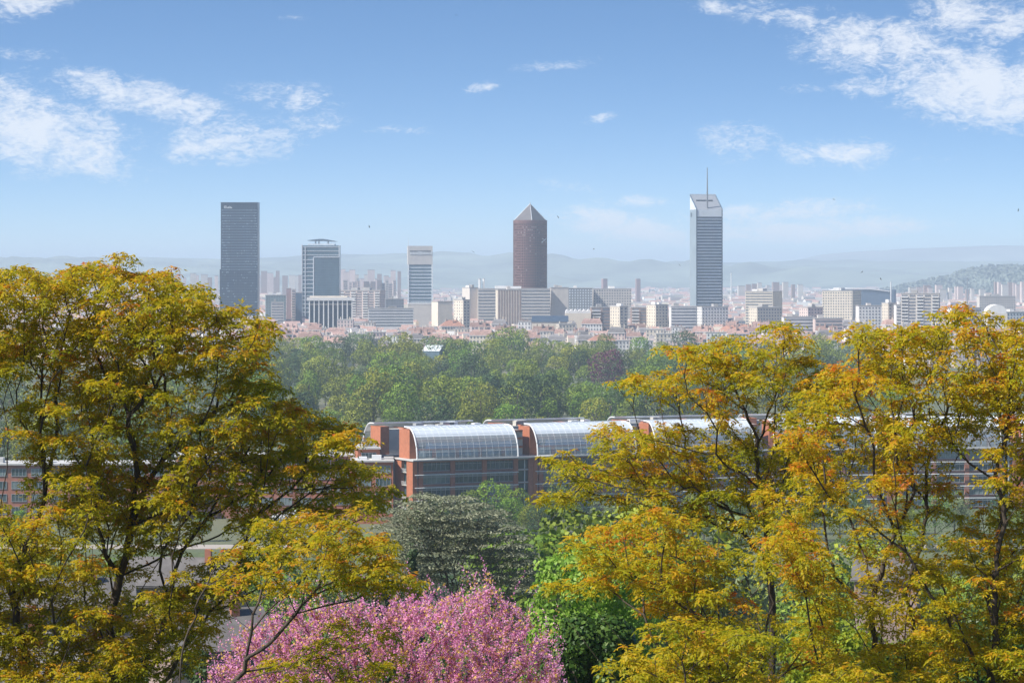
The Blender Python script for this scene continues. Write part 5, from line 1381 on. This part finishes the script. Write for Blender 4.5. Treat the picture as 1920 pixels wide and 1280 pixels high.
nl += golden_tree('lower golden tree with arching branches right of the pink blossom', 60, R3,
    [[(1345, root_down(1345, 60), 0), (1346, 1330, 0), (1350, 1240, 0), (1348, 1160, 0), (1340, 1080, .1), (1352, 1010, .2), (1340, 960, .3)],
     [(1350, 1240, 0), (1320, 1185, -.2), (1297, 1154, -.3), (1240, 1101, -.6), (1158, 1068, -.9), (1072, 1112, -1.1), (1020, 1130, -1.2)],
     [(1348, 1130, 0), (1307, 1087, .3), (1268, 1040, .6), (1192, 1046, .8), (1120, 1040, 1.0), (1070, 1060, 1.0)],
     [(1432, root_down(1432, 60, .6), .6), (1436, 1330, .6), (1430, 1240, .6), (1440, 1150, .6), (1445, 1050, .6), (1440, 1000, .6), (1470, 960, .6)]],
    39, 105, M['leaf_gold'], hole=-.55, warm=.05, dep=1.8)
R4 = [(1130, 1300), (1180, 1230), (1230, 1170), (1300, 1140), (1420, 1180), (1520, 1200), (1600, 1230), (1700, 1260), (1700, 1360), (1100, 1360)]
nl += golden_tree('low pale golden tree top at the bottom right of centre', 52, R4,
    [[(1300, root_down(1300, 52), 0), (1300, 1400, 0), (1290, 1310, 0), (1280, 1240, 0)], [(1290, 1310, 0), (1380, 1270, .3), (1470, 1240, .4)]],
    44, 106, M['leaf_gold'], hole=-.6, warm=.0, dep=1.2, layers=1)
print('golden leaflets', nl)

# Judas tree in pink flower
def blossom_tree():
    Y = 74; r = np.random.default_rng(31)
    poly = [(380, 1330), (400, 1240), (450, 1170), (520, 1130), (620, 1115), (700, 1118), (780, 1098), (830, 1105), (880, 1090), (920, 1088), (950, 1115), (995, 1150), (1035, 1200), (1060, 1260), (1060, 1380), (380, 1380)]
    tf = np.vstack([sample_tufts(poly, s, r, h_) - np.array([0, 0]) for s, h_ in ((17, -1.1), (19, -.9), (23, -.9), (27, -.9))] + [np.array([(905, 1092), (912, 1100), (925, 1094), (880, 1108), (897, 1104), (1045, 1188), (1030, 1170)], float)])
    tf[:, 1] += 16; Yt = Y + r.uniform(-2.6, 2.6, len(tf)); pts = px3(tf[:, 0], tf[:, 1], Yt) + r.normal(size=(len(tf), 3))*.05
    st = []
    for s in ([(720, root_down(720, Y), 0), (720, 1500, 0), (700, 1400, 0), (640, 1300, 0), (600, 1220, .3)], [(720, 1500, 0), (740, 1400, .4), (760, 1300, .6), (770, 1200, .8)], [(740, 1400, .4), (850, 1310, .2), (900, 1220, 0), (910, 1150, 0)], [(700, 1400, 0), (560, 1320, -.6), (500, 1240, -.8)], [(850, 1310, .2), (960, 1280, -.4), (1000, 1220, -.6)]):
        st.append(np.array([px3(np.float64(a), np.float64(b_), Y + dy) for a, b_, dy in s]))
    nodes, par, ns, order = grow(st, pts, .5, down=1.4)
    me, Pn = branch_mesh(nodes, par, ns, .007, M['bark'], seed=31, name='trunk', wob=.01)
    # flowers sit along every thin branch; young bronze leaves at the ends
    A, Bp = Pn[ns:], Pn[par[ns:]]; n = len(A); per = 76
    t_ = r.uniform(-.15, 1.0, (n, per))[..., None]; p = (A[:, None]*(1 - t_) + Bp[:, None]*t_ + r.normal(size=(n, per, 3))*np.array([.042, .042, .055])).reshape(-1, 3)
    # upright flowering shoots
    k = r.choice(n, n//2, replace=False); sh = A[k][:, None] + np.linspace(0, .6, 26)[None, :, None]*(np.array([0, 0, 1.0]) + r.normal(size=(len(k), 1, 3))*.35) + r.normal(size=(len(k), 26, 3))*.028
    p = np.vstack([p, sh.reshape(-1, 3)]); m = len(p)
    nr = r.normal(size=(m, 3)); nr /= np.linalg.norm(nr, axis=1, keepdims=True); u = np.cross(nr, r.normal(size=(m, 3))); u /= np.linalg.norm(u, axis=1, keepdims=True); v = np.cross(nr, u)
    tint = np.clip(.42 + .2*r.normal(size=m), 0, .79); leafy = r.random(m) < .13; tint[leafy] = r.uniform(.88, 1, leafy.sum())
    s = np.where(leafy, r.uniform(.055, .09, m), r.uniform(.034, .062, m))[:, None]
    V = np.stack([p - u*s*.5, p + v*s*.42, p + u*s*.5, p - v*s*.42], 1).reshape(-1, 3)
    bx, by = st[0][0][0], st[0][0][1]; off = np.array([bx, by, gz(bx, by) - .3])
    t = thing('blossom_tree', 'Judas tree covered in pink blossom at the bottom centre', 'tree', tuple(off))
    co = np.zeros(len(me.vertices)*3, np.float32); me.vertices.foreach_get('co', co); me.vertices.foreach_set('co', (co.reshape(-1, 3) - off).astype(np.float32).ravel())
    add('trunk', me, t); add('blossom', np_mesh('blossom', V - off, np.arange(len(V)).reshape(-1, 4), M['blossom'], {'tint': tint}), t)
    print('blossom', m)
blossom_tree()

# spreading grey-green cedar
def cedar():
    Y = 250; r = np.random.default_rng(41)
    poly = [(712, 985), (745, 945), (800, 925), (850, 927), (905, 945), (950, 975), (985, 1015), (1000, 1070), (985, 1115), (930, 1095), (880, 1075), (800, 1100), (750, 1060)]
    tf = np.vstack([sample_tufts(poly, s, r, -.7) for s in (14, 17, 21)]); tf[:, 1] = np.round((tf[:, 1] + .12 * np.abs(tf[:, 0] - 850)) / 17) * 17 - .12 * np.abs(tf[:, 0] - 850) + r.uniform(-2.5, 2.5, len(tf))
    Yt = Y + r.uniform(-5.5, 5.5, len(tf)); pts = px3(tf[:, 0], tf[:, 1], Yt)
    st = []
    for s in ([(848, root_down(848, Y), 0), (848, 1250, 0), (848, 1120, 0), (852, 1060, 0), (862, 1010, 0), (858, 970, 0)], [(848, 1120, 0), (880, 1070, .8), (905, 1020, 1.2), (915, 985, 1.4)], [(848, 1120, 0), (832, 1060, -.8), (812, 1010, -1.4), (805, 965, -1.6)],
              [(848, 1120, 0), (900, 1085, -1.5), (950, 1050, -2.4)], [(848, 1150, 0), (880, 1000, 1.5), (850, 960, 2)]):
        st.append(np.array([px3(np.float64(a), np.float64(b_), Y + dy) for a, b_, dy in s]))
    nodes, par, ns, order = grow(st, pts, .6, down=1.2)
    me, Pn = branch_mesh(nodes, par, ns, .018, M['bark'], seed=41, expo=2.2, wob=.02)
    A = Pn[ns:]; n = len(A); per = 100
    th = r.uniform(0, 6.28, (n, per)); rr = np.sqrt(r.uniform(0, 1, (n, per))) * 1.15
    p = A[:, None] + np.stack([rr*np.cos(th), rr*np.sin(th), .10 - .22*rr**2 + r.normal(size=(n, per))*.06], -1); p = p.reshape(-1, 3); m = len(p)
    ax = np.stack([np.cos(th), np.sin(th), -.25 + r.normal(size=(n, per))*.3], -1).reshape(-1, 3) + r.normal(size=(m, 3))*.25; ax /= np.linalg.norm(ax, axis=1, keepdims=True)
    w = np.cross(ax, np.array([0, 0, 1.0]) + r.normal(size=(m, 3))*.5); w /= np.linalg.norm(w, axis=1, keepdims=True); l = r.uniform(.2, .4, m)[:, None]; ww = r.uniform(.05, .085, m)[:, None]
    V = np.stack([p - ax*l*.5, p + w*ww, p + ax*l*.5, p - w*ww], 1).reshape(-1, 3)
    bx, by = st[0][0][0], st[0][0][1]; off = np.array([bx, by, gz(bx, by) - .3])
    t = thing('cedar_tree', 'wide grey-green cedar with dark arching limbs behind the pink blossom', 'tree', tuple(off))
    co = np.zeros(len(me.vertices)*3, np.float32); me.vertices.foreach_get('co', co); me.vertices.foreach_set('co', (co.reshape(-1, 3) - off).astype(np.float32).ravel())
    add('trunk', me, t); add('crown', np_mesh('crown', V - off, np.arange(len(V)).reshape(-1, 4), M['needle'], {'tint': np.clip(.5 + .25*r.normal(size=m), 0, 1)}), t)
    print('cedar', m)
cedar()

def leafy_tree(label, name, Y, px, py_top, rx_px, mat, seed, leaf, n, z0=.25, lobes=26, taper=.2):
    s = Y / F; X = (px - HX)*s; g = gz(X, Y); H = zpx(py_top, Y) - g
    t = thing(name, label, 'tree', (X, Y, g - .2))
    add('trunk', trunk_mesh(H, rx_px*s, seed, M['bark']), t)
    add('crown', blob_crown('crown', seed, rx_px*s, H, n, M[mat], leaf, z0, lobes, taper=taper, lobe=(.3, .46)), t)
leafy_tree('fresh light green maple crown left of the lower golden tree', 'maple_tree', 100, 1105, 965, 150, 'maple', 51, .17, 42000, .3, 46, .25)
leafy_tree('deep green chestnut between the pink blossom and right golden trees', 'chestnut_tree', 88, 1115, 1070, 110, 'chestnut', 58, .17, 42000, .1, 46, .15)
leafy_tree('small dark conifer spire at the left side of the cedar', 'spire_conifer', 225, 772, 940, 32, 'needle_dark', 52, .34, 7000, .05, 40, .85)
leafy_tree('dark conifer left of the cedar spire, behind golden leaves', 'spire_conifer', 240, 715, 965, 34, 'needle_dark', 57, .34, 7000, .05, 40, .8)
leafy_tree('deep green leafy tree at the bottom right corner', 'leafy_tree', 84, 1880, 1085, 130, 'chestnut', 53, .17, 26000, .05)
leafy_tree('deep green leafy tree low between right golden trunks', 'leafy_tree', 90, 1690, 1130, 80, 'chestnut', 54, .17, 16000, .05)
leafy_tree('lime-green shrub glowing behind the right golden trunks', 'leafy_tree', 110, 1560, 1060, 110, 'lime_leaf', 55, .18, 18000, .05)
leafy_tree('dark evergreen shrub left of the pink blossom', 'leafy_tree', 120, 385, 1140, 50, 'needle_dark', 56, .2, 9000, .05)

# ------------------------------------------------------------------ birds
def bird(px, py, Y, label, bank, rz, span):
    t = thing('bird', label, 'bird', P(px, py, Y), rz, 'birds in flight'); t.rotation_euler = (0, R(bank), rz)
    mb = MB(); l = span * .42; k = 8
    mb.tube([(0, -l/2, 0), (0, -l*.35, 0), (0, -l*.1, 0), (0, l*.2, 0)], span*.055, k, span*.03); mb.tube([(0, l*.2, 0), (0, l*.5, 0)], span*.03, 5, span*.008); mb.build('body', M['bird'], t, smooth=True)
    for sx in (-1, 1):
        mb = MB(); c = [(0, -.10*span), (.2*span, -.16*span), (.5*span, .02*span)]; e = [(0, .06*span), (.2*span, .0), (.5*span, .04*span)]; zz = [0, .07*span, .03*span]
        for i in range(2):
            q = [(sx*c[i][0], c[i][1], zz[i]), (sx*c[i+1][0], c[i+1][1], zz[i+1]), (sx*e[i+1][0], e[i+1][1], zz[i+1]), (sx*e[i][0], e[i][1], zz[i])]
            mb.poly(q); mb.poly([(p[0], p[1], p[2] - .012*span) for p in q][::-1])
        mb.build('wing', M['bird'], t)
for (px, py, lab, bank, rz) in ((692, 425, 'small dark bird above right of the sail-roofed tower', 50, 1.2), (887, 472, 'dark bird between banded and pyramid-topped towers', 30, .4), (1046, 407, 'dark bird right beside the pyramid roof', 55, .8), (1113, 467, 'tiny bird right of the pyramid-topped tower above the hills', 15, 1.4),
                               (1274, 497, 'bird left of the slanted tower near the horizon', 40, .2), (1616, 510, 'bird left of a pair over the right plain', 35, 2.2), (1651, 523, 'bird right of a pair over the right plain', 45, 1.0), (1563, 374, 'tiny bird in the sky right of the slanted tower', 20, .6),
                               (1909, 394, 'bird at the right edge of the sky', 60, 1.7), (855, 29, 'tiny bird at the top centre of the sky', 12, .3)):
    bird(px, py, 300, lab, bank, rz, .42)

# ------------------------------------------------------------------ air
mb = MB(); mb.box(-12600, 12600, -1400, 34000, -7.0, 272)
hz = stuff(tag(mb.build('haze', []), 'pale blue haze lying over the town and far hills', 'haze'))
def haze_mat():
    m = bpy.data.materials.new('haze'); m.use_nodes = True; nt = m.node_tree; nt.nodes.clear()
    v = nt.nodes.new('ShaderNodeVolumePrincipled'); o = nt.nodes.new('ShaderNodeOutputMaterial')
    v.inputs['Color'].default_value = (.66, .79, .965, 1); v.inputs['Density'].default_value = .92e-4; v.inputs['Anisotropy'].default_value = .0
    nt.links.new(v.outputs[0], o.inputs['Volume'])
    return m
hz.data.materials.append(haze_mat())
